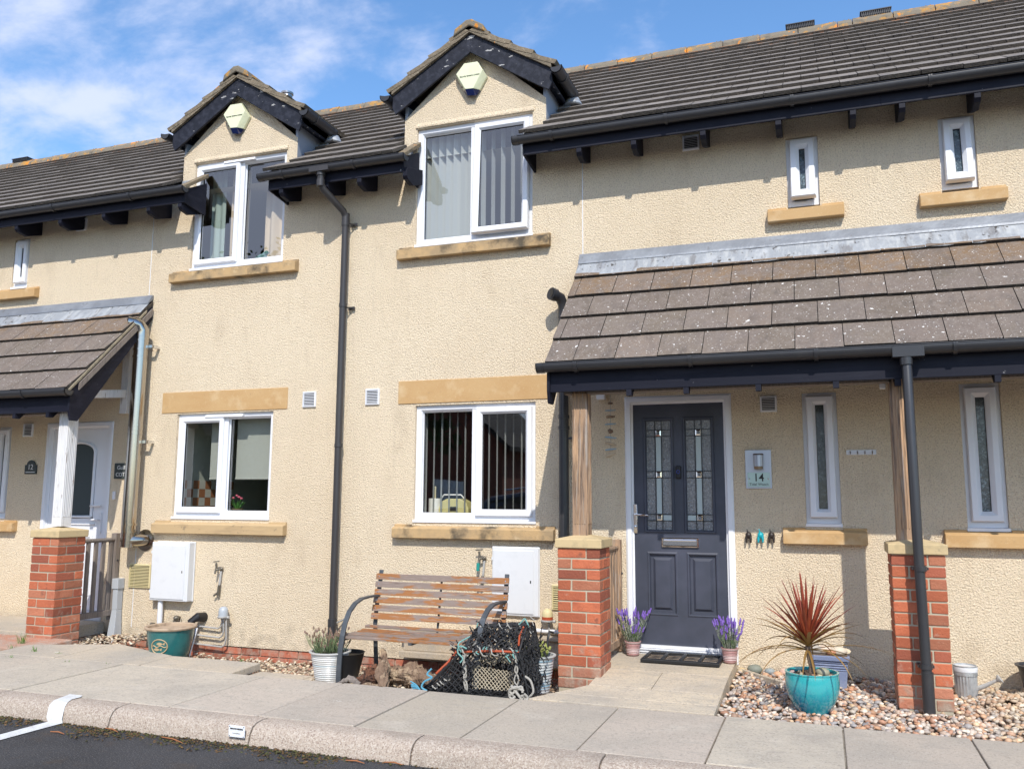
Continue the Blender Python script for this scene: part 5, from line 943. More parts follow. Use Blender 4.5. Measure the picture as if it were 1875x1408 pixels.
# hook rack and dog tail hooks
T = thing('hook_rack', 'narrow white rack of four small hooks on the wall right of the narrow window', 'hook rack', (.315, 0, 1.88))
m = MB(); m.box(.203, .428, -.012, -.001, 1.863, 1.903); m.build('board', m_upvc, T, bevel=.003)
for i in range(4): x = .233+i*.055; m = MB(); m.tube([(x, -.012, 1.888), (x, -.03, 1.886), (x, -.034, 1.873), (x, -.018, 1.870)], .006, 6); m.ball((x, -.014, 1.887), .009); m.build('hook', m_chrome, T, smooth=True)
hm = [M('brown_iron', (.03, .022, .018), .45), M('turquoise_paint', (.01, .36, .42), .35)]
for i, (px, lab) in enumerate(((1370, 'dark brown dog shaped hook nearest the dark door'), (1392, 'turquoise dog shaped hook, middle of three'), (1412, 'dark brown dog shaped hook nearest the narrow window'))):
    q = W(px, 983, -.03); x, z = q.x, q.z; m = MB(); m.ball((x+.003, -.028, z+.014), (.026, .024, .028), 12, 8)
    for s_ in (-1, 1): m.tube([(x+.011*s_+.003, -.030, z+.012), (x+.017*s_+.003, -.036, z-.012), (x+.018*s_+.003, -.038, z-.034), (x+.018*s_+.003, -.048, z-.040)], [.014, .011, .0075, .008], 8)
    m.tube([(x, -.035, z+.028), (x-.004, -.040, z+.045), (x-.008, -.036, z+.066)], [.010, .006, .003], 8); tag(m.build('dog_hook', hm[i % 2], loc=(x, 0, z), smooth=True), lab, 'hook', 'dog shaped wall hooks')
# driftwood mobile
q = W(1118, 780, -.06); x = q.x; T = thing('driftwood_mobile', 'hanging mobile of driftwood and painted sticks left of the dark door', 'mobile', (x, -.06, 2.39))
m = MB(); m.tube([(x, -.06, 2.42), (x, -.06, 1.93)], .0018, 5); m.build('string', m_rope, T); g1, g2 = m_drift, M('pale_blue_stick', (.30, .42, .50), .7)
for k, (z, w, th, mt, tilt) in enumerate(((2.345, .022, .012, g1, 0), (2.282, .048, .006, g2, .0), (2.225, .040, .014, g1, .0), (2.160, .050, .007, g2, .03), (2.095, .022, .022, g1, 0), (2.040, .052, .008, g2, -.05), (1.985, .050, .012, M('pale_wood', (.5, .38, .25), .8), -.12), (1.935, .050, .008, g2, .05), (1.885, .046, .016, M('pale_wood_bark', (.55, .42, .28), .8), .15))):
    m = MB(); m.tube([(x-w, -.06, z-w*tilt*2), (x-w*.4, -.058, z-w*tilt+th*.2), (x+w*.4, -.063, z+w*tilt), (x+w, -.06, z+w*tilt*2+th*.15)], [th*.7, th, th*.8, th*.5], 8); m.build('stick', mt, T, smooth=True)
# ------------------------------------------------------------------ pots and plants
def ribs(prof, n, a, z0, z1):   # adds fine horizontal ribs between two heights of a lathe profile
    out = []; k = n*6
    def rad(z):
        for (r0, a0), (r1, a1) in zip(prof[:-1], prof[1:]):
            if a0 <= z <= a1 and a1 > a0: return r0+(r1-r0)*(z-a0)/(a1-a0)
        return prof[-1][0]
    for i in range(k+1): z = z0+(z1-z0)*i/k; out.append((rad(z)+a*math.sin(i/6*6.283), z))
    return out
def pot(T, c, rb, rt, h, mat, soil=.85, lip=.012, rib=0, n=40, belly=0., name='pot', soilm=None):
    base = [(rb, 0)]+[(rb+(rt-rb)*t+belly*math.sin(math.pi*t), h*t) for t in [i/8 for i in range(1, 9)]]
    pr = [(rb*.9, 0)]+(ribs(base, rib, .0022, .01, h-.02) if rib else base[:-1])
    pr += [(rt+lip*.3, h-.012), (rt+lip, h-.008), (rt+lip, h), (rt-.008, h), (rt-.012, h*soil)]
    m = MB(); m.lathe(pr, c, n); p = m.build(name, mat, T, smooth=True)
    s = MB(); ri = rt-.014; vs = [(c[0]+ri*q*math.cos(t), c[1]+ri*q*math.sin(t), c[2]+h*soil+.012*random.random()+(1-q)*.012) for q in (.98, .6, .2) for t in [6.283*i/20 for i in range(20)]]
    s.add(vs, [[k*20+i, k*20+(i+1) % 20, (k+1)*20+(i+1) % 20, (k+1)*20+i] for k in (0, 1) for i in range(20)]+[list(range(40, 60))]); s.build('soil', soilm or m_lensr, T, smooth=True)
    return p
m_stripe = M('pale_striped_glaze', (.50, .49, .46), .35, patches=[dict(c=(.60, .60, .58), s=30, lo=.45, hi=.55, st=(.01, .01, 1.5), d=1), dict(c=(.34, .44, .48), s=44, lo=.58, hi=.64, st=(.01, .01, 1.4), a=.8, d=1), dict(c=(.40, .36, .30), s=6, lo=.58, hi=.8, a=.5)])
m_stripe2 = M('blue_striped_glaze', (.46, .47, .46), .35, patches=[dict(c=(.12, .27, .36), s=40, lo=.52, hi=.58, st=(.01, .01, 1.4), a=.85, d=1), dict(c=(.36, .32, .26), s=8, lo=.6, hi=.8, a=.5)])
m_pink = M('pink_ribbed_pot', (.38, .20, .19), .5, patches=[dict(c=(.60, .48, .46), s=42, lo=.48, hi=.54, st=(.01, .01, 1.9), a=.9, d=1)])
m_leaf = M('grey_green_leaf', (.13, .18, .075), .7, patches=[dict(c=(.22, .27, .14), s=30, lo=.45, hi=.7)])
m_leafs = M('silver_leaf', (.26, .28, .22), .7, patches=[dict(c=(.10, .17, .06), s=20, lo=.45, hi=.6)])
m_lav = M('purple_flower', (.15, .08, .36), .7, patches=[dict(c=(.28, .17, .58), s=60, lo=.45, hi=.65)])
m_bud = M('dry_bud', (.20, .13, .085), .8, patches=[dict(c=(.28, .18, .16), s=40, lo=.5, hi=.7)])
def lavender(T, c, n, spread, h0, h1, flower, leafm, fs, seed, lean=.35, leafn=8):
    q = random.Random(seed); S_, F_ = MB(), MB()
    for i in range(n):
        a = q.uniform(0, 6.283); r = spread*.35*math.sqrt(q.random()); h = q.uniform(h0, h1); ln = q.uniform(0, lean)*h
        b = Vector((c[0]+r*math.cos(a), c[1]+r*math.sin(a), c[2])); t = b+Vector((ln*math.cos(a), ln*math.sin(a), h)); m_ = (b+t)/2+Vector((ln*.15*math.cos(a), ln*.15*math.sin(a), 0))
        S_.tube([b, m_, t], [.0022, .0018, .0013], 4)
        for k in range(leafn):
            u = q.uniform(.05, .8); p = b.lerp(t, u); aa = q.uniform(0, 6.283); blade(S_, p, (math.cos(aa)*.8, math.sin(aa)*.8, q.uniform(.5, 1.4)), q.uniform(.03, .055), .006, .3, 3)
        if q.random() < .9:
            d = (t-b).normalized()
            for k in range(fs[2]): p = t+d*(k-1)*fs[1]*.55; F_.ball(p, (fs[0]*q.uniform(.8, 1.15)*(1-.12*k), fs[0]*q.uniform(.8, 1.15)*(1-.12*k), fs[1]*.6), 6, 4, .2)
    S_.build('foliage', leafm, T, recalc=False, smooth=False); F_.build('flower', flower, T)
# white pot left of the bench
T = thing('lavender_pot', 'white striped pot of greenish lavender with brown buds, left of the bench', 'potted plant', (-3.68, -1.46, .075)); c = (-3.68, -1.46, .075)
pot(T, c, .105, .152, .235, m_stripe, .88, rib=14); lavender(T, (c[0]-.01, c[1], .27), 90, .28, .09, .20, m_bud, m_leaf, (.008, .016, 2), 3, .75, 7)
m = MB(); m.lathe([(.10, .02), (.150, .22), (.156, .225), (.146, .225), (.14, .2)], (-3.58, -1.40, .07), 24); tag(m.build('nursery_pot', m_black, loc=(-3.58, -1.40, .07), smooth=True), 'empty black plastic pot tucked behind the white lavender pot', 'pot')
T = thing('succulent_pot', 'blue striped pot with a yellowish green plant, between the lobster creel and brick pier', 'potted plant', (-2.045, -1.22, .07)); c = (-2.045, -1.22, .07)
pot(T, c, .085, .125, .275, m_stripe2, .85, rib=12); lavender(T, (c[0], c[1], .30), 30, .16, .05, .13, M('yellow_green', (.30, .32, .08), .6), M('lime_leaf', (.25, .31, .09), .6), (.012, .012, 3), 8, .5, 6)
m = MB(); m.tube([(-2.00, -1.15, .30), (-1.99, -1.14, .46), (-1.985, -1.12, .50), (-1.96, -1.10, .49)], .010, 8); tag(m.build('trowel_handle', m_black, loc=(-2, -1.15, .3), smooth=True), 'black hooked handle sticking up behind the blue striped pot', 'handle')
# pink pots beside the door
for k, (x, y, lab) in enumerate(((-1.548, -.165, 'pink ribbed pot of purple lavender left of the doormat'), (-.748, -.21, 'pink ribbed pot of purple lavender right of the doormat'))):
    T = thing('lavender_pot', lab, 'potted plant', (x, y, .199), 'pink lavender pots beside the dark door'); pot(T, (x, y, .199), .050, .066, .118, m_pink, .85, lip=.005, rib=7, n=28)
    lavender(T, (x, y, .30), 52, .12, .10-.01*k, .265-.03*k, m_lav, m_leafs, (.0085, .020, 4), 20+k, .55, 8)
# teal pot with fish badge
T = thing('planter', 'large teal glazed pot with a fish emblem, at the left below the white meter box', 'pot', (-5.60, -1.04, .045)); c = (-5.60, -1.04, .045)
pr = [(.138, 0), (.147, .01), (.172, .08), (.191, .17), (.202, .25), (.206, .275)]; m = MB(); m.lathe(pr, c, 48); m.build('pot', m_tealpot, T, smooth=True)
m = MB(); m.lathe([(.207, .2755), (.221, .279), (.226, .291), (.221, .301), (.208, .303), (.197, .295), (.190, .20)], c, 48); m.build('rim', m_rim, T, smooth=True)
s = MB(); s.lathe([(.192, .225), (.1, .235), (.0, .24)], c, 30); s.build('soil', M('dry_soil', (.24, .17, .14), .95, bump=[('noise', 40, 1, .02)]), T, smooth=True)
def onpot(u, v):    # u along the pot's surface, v height
    for (r0, a0), (r1, a1) in zip(pr[:-1], pr[1:]):
        if a0 <= v <= a1: r = r0+(r1-r0)*(v-a0)/(a1-a0); break
    th = math.atan2(-7.5-c[1], 0-c[0]) + (u+.02)/r; return Vector((c[0]+(r+.003)*math.cos(th), c[1]+(r+.003)*math.sin(th), c[2]+v))
EU = -.115; m = MB(); m.tube([onpot(EU+.075*math.cos(t), .145+.062*math.sin(t)) for t in [6.283*i/30 for i in range(31)]], .0045, 6, cap=False)
vs = [onpot(EU-.07+.14*i/14, .145+.018*math.sin(i*.9)*.4) for i in range(15)]; m.tube(vs, .004, 5)
for (u, v, w) in ((.005, .168, .03), (-.02, .118, .032)):
    top = [onpot(EU+u-w+2*w*i/10, v+.014*math.sin(math.pi*i/10)) for i in range(11)]; bot = [onpot(EU+u-w+2*w*i/10, v-.012*math.sin(math.pi*i/10)) for i in range(11)]
    m.add(top+bot, [[i, i+1, 12+i, 11+i] for i in range(10)]); m.add([onpot(EU+u+w-.006, v), onpot(EU+u+w+.018, v+.014), onpot(EU+u+w+.014, v-.012)], [[0, 1, 2]])
m.build('emblem', M('cream_emblem', (.50, .36, .20), .6), T, recalc=False)
# turquoise pot with cordyline
T = thing('cordyline', 'red spiky cordyline in a turquoise glazed pot on the gravel', 'potted plant', (-.11, -1.30, .10)); c = (-.11, -1.30, .10)
m_turq = M('turquoise_glaze', (.035, .36, .38), .14, coat=.7, pos=True, patches=[dict(c=(.008, .13, .26), s=9, lo=.26, hi=.56, a=.95, zr=(.37, .16), st=(1, 1, .15), d=3), dict(c=(.10, .45, .42), s=14, lo=.55, hi=.7, a=.5, zr=(.30, .36))], bump=[('noise', 14, .15, .004)])
pot(T, c, .092, .166, .272, m_turq, .9, lip=.006, belly=.035, n=48)
st_ = MB(); q = random.Random(5)
for i in range(26): a, r = q.uniform(0, 6.28), q.uniform(.05, .13); st_.col = tuple(v*q.uniform(.8, 1.2) for v in pal[q.randrange(len(pal))]); st_.ball((c[0]+r*math.cos(a), c[1]+r*math.sin(a), .352), (q.uniform(.012, .022), q.uniform(.012, .02), .012), 8, 5, .1)
st_.col = (.30, .29, .20); st_.ball((c[0]+.07, c[1]-.03, .372), (.045, .035, .03), 10, 7, .08); st_.build('top_stones', m_peb, T, smooth=True)
m = MB(); m.tube([(c[0]+.0, c[1], .34), (c[0]+.004, c[1], .40), (c[0]-.012, c[1]+.005, .47), (c[0]-.018, c[1], .53)], [.024, .021, .018, .02], 12); m.build('trunk', M('cordyline_bark', (.20, .14, .10), .9, bump=[('noise', 50, 1, .015)]), T, smooth=True)
m_cord = M('cordyline_leaf', (.24, .040, .022), .45, patches=[dict(c=(.36, .085, .03), s=9, lo=.45, hi=.7)]); m_cord2 = M('bronze_leaf', (.24, .13, .035), .55, patches=[dict(c=(.30, .20, .06), s=8, lo=.45, hi=.7)])
b1_, b2_ = MB(), MB(); q = random.Random(12); cr0 = Vector((c[0]-.018, c[1], .525))
for i in range(66):
    t = i/66; a = i*2.399; el = 1.45-t*1.05+q.uniform(-.08, .08); L__ = q.uniform(.36, .50)*(1-.12*t)
    blade(b1_ if t < .72 else b2_, cr0+Vector((0, 0, .03*(1-t))), (math.cos(a)*math.cos(el), math.sin(a)*math.cos(el), math.sin(el)), L__, q.uniform(.026, .040), (.06+.6*t**2)*q.uniform(.5, 2.0), 9, .3, twist=a)
for i in range(13):
    a = i*.5+q.uniform(-.2, .2); el = q.uniform(-.05, .35); blade(b2_, cr0-Vector((0, 0, .02)), (math.cos(a)*math.cos(el), math.sin(a)*math.cos(el), math.sin(el)), q.uniform(.40, .56), .024, q.uniform(.6, 1.3), 10, .3, twist=a)
b1_.build('red_leaves', m_cord, T, recalc=False); b2_.build('outer_leaves', m_cord2, T, recalc=False)
# blue trough with shells and stones
T = thing('trough', 'slate blue ribbed trough topped with shells and stones, behind the cordyline', 'planter', (0, -.33, .09))
m = MB(); x0, x1, y0, y1 = -.140, .145, -.44, -.23
def frus(a, zA, zB, e0, e1): m.hexa([(x0+e0, y0+e0, zA), (x1-e0, y0+e0, zA), (x1-e0, y1-e0, zA), (x0+e0, y1-e0, zA), (x0+e1, y0+e1, zB), (x1-e1, y0+e1, zB), (x1-e1, y1-e1, zB), (x0+e1, y1-e1, zB)])
frus(0, .07, .225, .028, .016); [frus(0, .226+.018*i, .240+.018*i, .013, .011) for i in range(4)]; frus(0, .298, .335, .0, -.004); m.build('body', M('slate_blue_glaze', (.19, .235, .37), .55, patches=[dict(c=(.30, .33, .42), s=12, lo=.5, hi=.7, a=.6)]), T, bevel=.005)
m = MB(); m.box(x0+.012, x1-.012, y0+.012, y1-.012, .300, .338); m.build('fill', m_soil, T)
q = random.Random(2)
for i, (x, y, r, cc) in enumerate(((-.09, -.36, .05, (.45, .42, .38)), (-.03, -.34, .055, (.62, .50, .40)), (.02, -.40, .033, (.48, .22, .12)), (.07, -.36, .055, (.62, .55, .44)), (.115, -.33, .04, (.66, .56, .40)), (-.1, -.28, .045, (.3, .28, .25)), (.03, -.28, .05, (.4, .32, .25)))):
    m = MB(); m.col = cc; m.ball((x, y, .345+r*.35), (r*1.1, r*.8, r*.6), 12, 8, .12); tag(m.build('decorative_stone', m_peb, loc=(x, y, .345), smooth=True), 'rounded beach stone or shell on top of the slate blue trough', 'stone', 'stones on the blue trough')
# big cobbles by the path
for i, (px, py, r, cc, lab) in enumerate(((1389, 1209, .060, (.20, .215, .175), 'large flat grey green cobble by the path, biggest of its heap'), (1364, 1212, .034, (.56, .42, .22), 0), (1374, 1222, .03, (.60, .38, .2), 0), (1392, 1225, .028, (.58, .36, .18), 0), (1412, 1221, .042, (.27, .30, .30), 'flat slate grey cobble right of the biggest cobble'), (1424, 1232, .036, (.58, .34, .2), 0), (1440, 1222, .05, (.60, .40, .32), 'pinkish cobble close behind the turquoise pot'), (1380, 1232, .03, (.62, .5, .36), 0), (1402, 1232, .028, (.5, .3, .18), 0), (1356, 1226, .03, (.5, .4, .26), 0))):
    p = G(px, py, .13); m = MB(); m.col = cc; m.ball((p.x, max(p.y, -1.0) if p.y < 0 else -.06, .10+r*.55), (r, r*.75, r*.68), 14, 9, .05)
    tag(m.build('cobble', m_peb, loc=(p.x, -.1, .1), smooth=True), lab or 'rounded tan cobble in the heap beside the path', 'cobble', None if lab else 'tan cobbles in a heap beside the path')
a, b = G(1350, 1222, .13), G(1432, 1248, .13); m = MB(); m.col = (1, .97, .9); m.prism([(a.x-.02, a.y-.02, .06), (b.x, b.y-.02, .06), (b.x, b.y+.03, .06), (a.x-.02, a.y+.03, .06)], (0, 0, .075)); struct(m.build('garden_edging', m_slab, bevel=.005))
# watering can
T = thing('watering_can', 'galvanised ribbed watering can planted with dry stems, right of the downpipe', 'watering can', (.93, -.36, .10)); c = (.925, -.36, .10)
m = MB(); k = 72; vs = []; pf = [(.070, 0), (.072, .015), (.074, .15), (.080, .152), (.080, .175), (.077, .178), (.076, .212), (.080, .214), (.080, .22), (.072, .22), (.070, .17)]
for r, z in pf:
    for j in range(k): th = 6.283*j/k; rr = r*(1+(.035*math.sin(th*22) if .01 < z < .16 and r < .078 else 0)); vs.append((c[0]+rr*math.cos(th), c[1]+rr*math.sin(th), c[2]+z))
m.add(vs, [[i*k+j, i*k+(j+1) % k, (i+1)*k+(j+1) % k, (i+1)*k+j] for i in range(len(pf)-1) for j in range(k)]+[list(range(k))]); m.build('body', M('galvanised_steel', (.55, .57, .58), .35, .6, patches=[dict(c=(.40, .42, .43), s=20, lo=.5, hi=.7)]), T, smooth=True)
m = MB(); m.lathe([(.081, .178), (.0815, .180), (.0815, .208), (.081, .21)], c, 40); m.build('white_band', m_meter, T, smooth=True)
m = MB(); e = W(1828, 1243, -.42); m.tube([(c[0]+.06, c[1], .155), (c[0]+.12, c[1]-.03, .19), (e.x-.01, -.42, e.z-.008)], [.018, .015, .011], 12); m.build('spout', m_copper, T, smooth=True)
m = MB(); m.tube([(e.x-.012, -.42, e.z-.012), (e.x+.008, -.425, e.z+.004), (e.x+.012, -.426, e.z+.007)], [.010, .030, .031], 20); m.build('rose', m_copper, T, smooth=True)
m = MB(); m.lathe([(.069, .185), (.03, .195), (0, .197)], c, 16); m.build('soil', m_lensr, T); m = MB(); q = random.Random(9)
for i in range(14): a = q.uniform(0, 6.28); r = q.uniform(0, .05); m.ball((c[0]+r*math.cos(a), c[1]+r*math.sin(a), c[2]+.20), (.016, .012, .01), 6, 4, .2)
m.build('dry_leaves', m_bud, T)
T = thing('planter', 'black rimmed pot cut by the right edge of the photo', 'pot', (1.42, -.2, .09)); pot(T, (1.42, -.22, .09), .09, .135, .235, M('dark_cast_pot', (.04, .04, .045), .5, bump=[('noise', 30, .8, .01)]), .9, lip=.016)
# doormat
T = thing('doormat', 'black rubber doormat with four ribbed panels in front of the dark door', 'doormat', (-1.12, -.23, .2))
m = MB(); x0, x1, y0, y1, z0 = -1.432, -.808, -.435, -.045, .1985; m.box(x0, x1, y0, y0+.03, z0, z0+.026); m.box(x0, x1, y1-.03, y1, z0, z0+.026)
for i in range(5): x = x0+(x1-x0-.028)*i/4; m.box(x, x+.028, y0+.03, y1-.03, z0, z0+.026)
m.build('rubber_frame', m_black, T, bevel=.004); m = MB(); m.box(x0+.02, x1-.02, y0+.02, y1-.02, z0+.0005, z0+.006); m.build('backing', M('sandy_backing', (.50, .38, .28), .9), T); m = MB(); q = random.Random(1)
for i in range(4):
    a = x0+(x1-x0-.028)*i/4+.032; b = a+.120
    for j in range(5): y = y0+.065+j*.064; m.tube([(a, y, z0+.010), ((a+b)/2, y+q.uniform(-.004, .004), z0+.012), (b, y, z0+.010)], .0045, 5)
m.build('bristles', m_black, T)
# red mat by the far porch
a, b = G(33, 1141, .18), G(168, 1127, .18); m = MB(); m.box(a.x, min(b.x, -7.5), -.42, -.12, .166, .18); tag(m.build('red_mat', M('red_mat', (.45, .06, .03), .8), loc=(a.x, -.3, .16), bevel=.004), 'thin red mat on the step behind the left brick pier', 'mat')
# grass tufts and weeds
m_grass = M('grass', (.10, .22, .03), .6)
for i, (px, py, n, h) in enumerate(((38, 1178, 26, .10), (22, 1186, 10, .05), (62, 1192, 14, .05), (20, 1203, 8, .03), (123, 1211, 7, .02), (198, 1214, 6, .018), (440, 1210, 12, .04), (110, 1196, 10, .03))):
    p = G(px, py, .125 if i != 6 else .05); m = MB(); q = random.Random(i)
    for k in range(n): a = q.uniform(0, 6.28); blade(m, (p.x+q.uniform(-.03, .03), p.y+q.uniform(-.02, .02), p.z-.01), (math.cos(a)*.5, math.sin(a)*.5, 1), h*q.uniform(.6, 1.4), .006, .5, 4)
    tag(m.build('grass_tuft', m_grass, loc=tuple(p), recalc=False), 'small green grass tuft growing between the slabs', 'grass tuft', 'grass tufts growing between the slabs')

# ------------------------------------------------------------------ bench
T = thing('bench', 'slatted wooden garden bench with flaking varnish and curved grey steel arms', 'bench', (-2.96, -1.25, .08))
BX0, BX1 = -3.565, -2.375; pb = [(-1.02, .46), (-.995, .55), (-.965, .66), (-.94, .77), (-.925, .865)]
def backy(z):
    for (y0, a0), (y1, a1) in zip(pb[:-1], pb[1:]):
        if z <= a1: return y0+(y1-y0)*(z-a0)/(a1-a0)
    return pb[-1][0]
m = MB(); q = random.Random(6)
for i in range(6):
    za = .505+i*.063; y0, y1 = backy(za), backy(za+.048); o = m.hexa([(BX0-.0, y0-.030, za), (BX1, y0-.030, za), (BX1, y0-.012, za), (BX0, y0-.012, za), (BX0, y1-.030, za+.048), (BX1, y1-.030, za+.048), (BX1, y1-.012, za+.048), (BX0, y1-.012, za+.048)])
m.build('backrest', m_bench, T, bevel=.003)
m = MB()
for i in range(7): ya = -1.50+i*.062; zc = .435+.012*abs(i-3)/3-(.014 if i == 0 else 0)+(.02 if i == 6 else 0); m.hexa([(BX0, ya, zc-.020), (BX1, ya, zc-.020), (BX1, ya+.050, zc-.020), (BX0, ya+.050, zc-.020), (BX0, ya, zc), (BX1, ya, zc), (BX1, ya+.050, zc), (BX0, ya+.050, zc)])
m.build('seat', m_bench, T, bevel=.003)
for x in (BX0+.008, BX1-.048):
    m = MB()
    def bar(pts, w=.04, t=.009):
        P = [Vector((0, y, z)) for y, z in pts]; vs = []
        for i, p in enumerate(P): d = (P[min(i+1, len(P)-1)]-P[max(i-1, 0)]).normalized(); n_ = Vector((0, -d.z, d.y))*t/2; vs += [(x, p.y+n_.y, p.z+n_.z), (x+w, p.y+n_.y, p.z+n_.z), (x+w, p.y-n_.y, p.z-n_.z), (x, p.y-n_.y, p.z-n_.z)]
        m.add(vs, [[i*4+j, i*4+(j+1) % 4, i*4+4+(j+1) % 4, i*4+4+j] for i in range(len(P)-1) for j in range(4)]+[[0, 1, 2, 3], [len(vs)-4, len(vs)-3, len(vs)-2, len(vs)-1]])
    front = [(-1.565, .06), (-1.562, .2), (-1.548, .34), (-1.525, .44), (-1.49, .53), (-1.43, .61), (-1.34, .665), (-1.24, .690), (-1.12, .694), (-.965, .690)]
    bar(front, t=.016); bar([(-.91, .895), (-.93, .80), (-.955, .70), (-.985, .58), (-1.0, .46), (-.985, .3), (-.955, .06)], .035, .014); bar([(-1.535, .408), (-1.3, .402), (-1.0, .412)], .03, .012)
    m.build('arm_frame', m_iron, T, bevel=.002)
m = MB(); m.hexa([(-2.985, -1.50, .395), (-2.955, -1.50, .395), (-2.955, -1.03, .398), (-2.985, -1.03, .398), (-2.985, -1.50, .413), (-2.955, -1.50, .413), (-2.955, -1.03, .415), (-2.985, -1.03, .415)]); m.tube([(-2.97, -1.005, .42), (-2.97, -.975, .60), (-2.97, -.925, .86)], .010, 6); m.build('centre_strap', m_iron, T)
m = MB()
for x in (BX0+.028, BX1-.028):
    for i in range(6): za = .529+i*.063; m.ball((x, backy(za)-.031, za), (.006, .003, .006), 6, 4)
m.build('bolt', m_chrome, T)
# concrete blocks against the wall behind the bench
for x0, x1, lab in ((-3.74, -3.13, 'long low concrete block against the wall, left of the pair under the bench'), (-3.11, -2.15, 'long low concrete block against the wall, right of the pair under the bench')):
    m = MB(); m.col = (.95, .88, .76); m.box(x0, x1, -.17, -.005, .045, .10); m.box(x0+.02, x1-.02, -.115, -.005, .101, .265); m.box(x0, x1, -.15, -.005, .266, .295); tag(m.build('concrete_block', m_slab, loc=(x0, 0, 0), bevel=.006), lab, 'block', 'concrete blocks under the bench')
def sm(pts, k=6):      # smooth curve through the points
    P = [Vector(p) for p in pts]; out = []
    for i in range(len(P)-1):
        p0, p1, p2, p3 = P[max(i-1, 0)], P[i], P[i+1], P[min(i+2, len(P)-1)]
        for j in range(k): t = j/k; out.append(.5*((2*p1)+(p2-p0)*t+(2*p0-5*p1+4*p2-p3)*t*t+(3*p1-p0-3*p2+p3)*t**3))
    return out+[P[-1]]
# ------------------------------------------------------------------ lobster creel
T = thing('lobster_creel', 'black netted lobster creel with rope lacing lying in front of the bench', 'lobster pot', (-2.40, -1.48, .07))
q = random.Random(8); V3 = lambda *a: Vector(a)
bl, br2, bbr, bbl = V3(-2.79, -1.60, .10), V3(-1.99, -1.60, .12), V3(-1.99, -1.20, .12), V3(-2.72, -1.20, .10)
tl, tr, tbr, tbl = V3(-2.43, -1.46, .555), V3(-2.055, -1.44, .585), V3(-2.05, -1.30, .58), V3(-2.42, -1.32, .55)
ml, mr = V3(-2.50, -1.60, .395), V3(-2.06, -1.60, .42)
def net(mb, a, b, c, d, nu, nv, r, sag=.012, jit=.006):
    def P(u, v): return a.lerp(b, u).lerp(d.lerp(c, u), v)
    nrm = (b-a).cross(d-a).normalized()
    def S(u, v): return P(u, v)+nrm*(-sag*math.sin(math.pi*max(0, min(1, u)))*math.sin(math.pi*max(0, min(1, v))))+Vector((q.uniform(-jit, jit), q.uniform(-jit, jit), q.uniform(-jit, jit)))
    for s_ in (1, -1):
        for k in range(-nv, nu+1):
            pts = []
            for i in range(nv+1):
                u = (k+i*1.0)/nu if s_ == 1 else (k+nv-i)/nu
                if 0 <= u <= 1: pts.append(S(u, i/nv))
            if len(pts) > 1: mb.tube(pts, r*q.uniform(.8, 1.3), 5, cap=False)
n_ = MB(); net(n_, V3(-2.79, -1.61, .12), V3(-2.46, -1.62, .12), ml, V3(-2.70, -1.60, .22), 6, 5, .0036, .004, .006); net(n_, ml, mr, tr, tl, 10, 5, .0042, .0, .007)
net(n_, br2, bbr, tbr, tr, 6, 9, .0032, -.02, .010); net(n_, mr+V3(.02, 0, 0), br2+V3(.02, 0, 0), br2+V3(.03, .2, 0), mr+V3(.04, .2, .05), 6, 4, .0036, 0, .01); net(n_, tl, tr, tbr, tbl, 10, 4, .003); net(n_, bbl, bl, tl, tbl, 6, 7, .003); net(n_, bbl, bbr, tbr, tbl, 11, 6, .003)
net(n_, V3(-2.44, -1.40, .10), V3(-2.10, -1.40, .1), V3(-2.10, -1.36, .5), V3(-2.44, -1.36, .5), 9, 8, .004, .03, .014)
def tuft(mb, x0, x1, y0, y1, z0, z1, n, r, L_):
    for i in range(n): p = V3(q.uniform(x0, x1), q.uniform(y0, y1), q.uniform(z0, z1)); mb.tube([p, p+V3(q.uniform(-.02, .02), q.uniform(-.02, .02), q.uniform(-L_, L_)*.5), p+V3(q.uniform(-.04, .04), q.uniform(-.03, .03), q.uniform(-L_, L_))], r*q.uniform(.7, 1.4), 4)
tuft(n_, -2.08, -1.985, -1.60, -1.3, .14, .5, 90, .0042, .07); tuft(n_, -2.60, -2.45, -1.60, -1.45, .12, .3, 26, .0034, .05); tuft(n_, -2.46, -2.06, -1.54, -1.33, .36, .56, 130, .0040, .05); tuft(n_, -2.70, -2.46, -1.50, -1.35, .12, .30, 60, .004, .05); tuft(n_, -2.40, -2.10, -1.50, -1.40, .12, .35, 60, .004, .05); tuft(n_, -2.46, -2.04, -1.63, -1.60, .11, .15, 60, .004, .02); tuft(n_, -2.75, -2.5, -1.55, -1.45, .10, .2, 30, .0036, .03)
tuft(n_, -2.45, -2.03, -1.56, -1.28, .14, .54, 260, .0045, .07); tuft(n_, -2.62, -2.40, -1.52, -1.28, .12, .42, 110, .0045, .06); tuft(n_, -2.43, -2.08, -1.625, -1.60, .30, .43, 60, .0035, .025); tuft(n_, -2.47, -2.02, -1.60, -1.30, .53, .60, 70, .0036, .03); tuft(n_, -2.62, -2.44, -1.58, -1.45, .30, .44, 50, .0036, .05); tuft(n_, -2.03, -1.95, -1.62, -1.25, .10, .45, 90, .004, .06); tuft(n_, -2.46, -2.40, -1.62, -1.60, .12, .40, 40, .004, .05); tuft(n_, -2.12, -2.03, -1.62, -1.60, .12, .44, 60, .004, .05)
n_.build('netting', m_net, T, recalc=False)
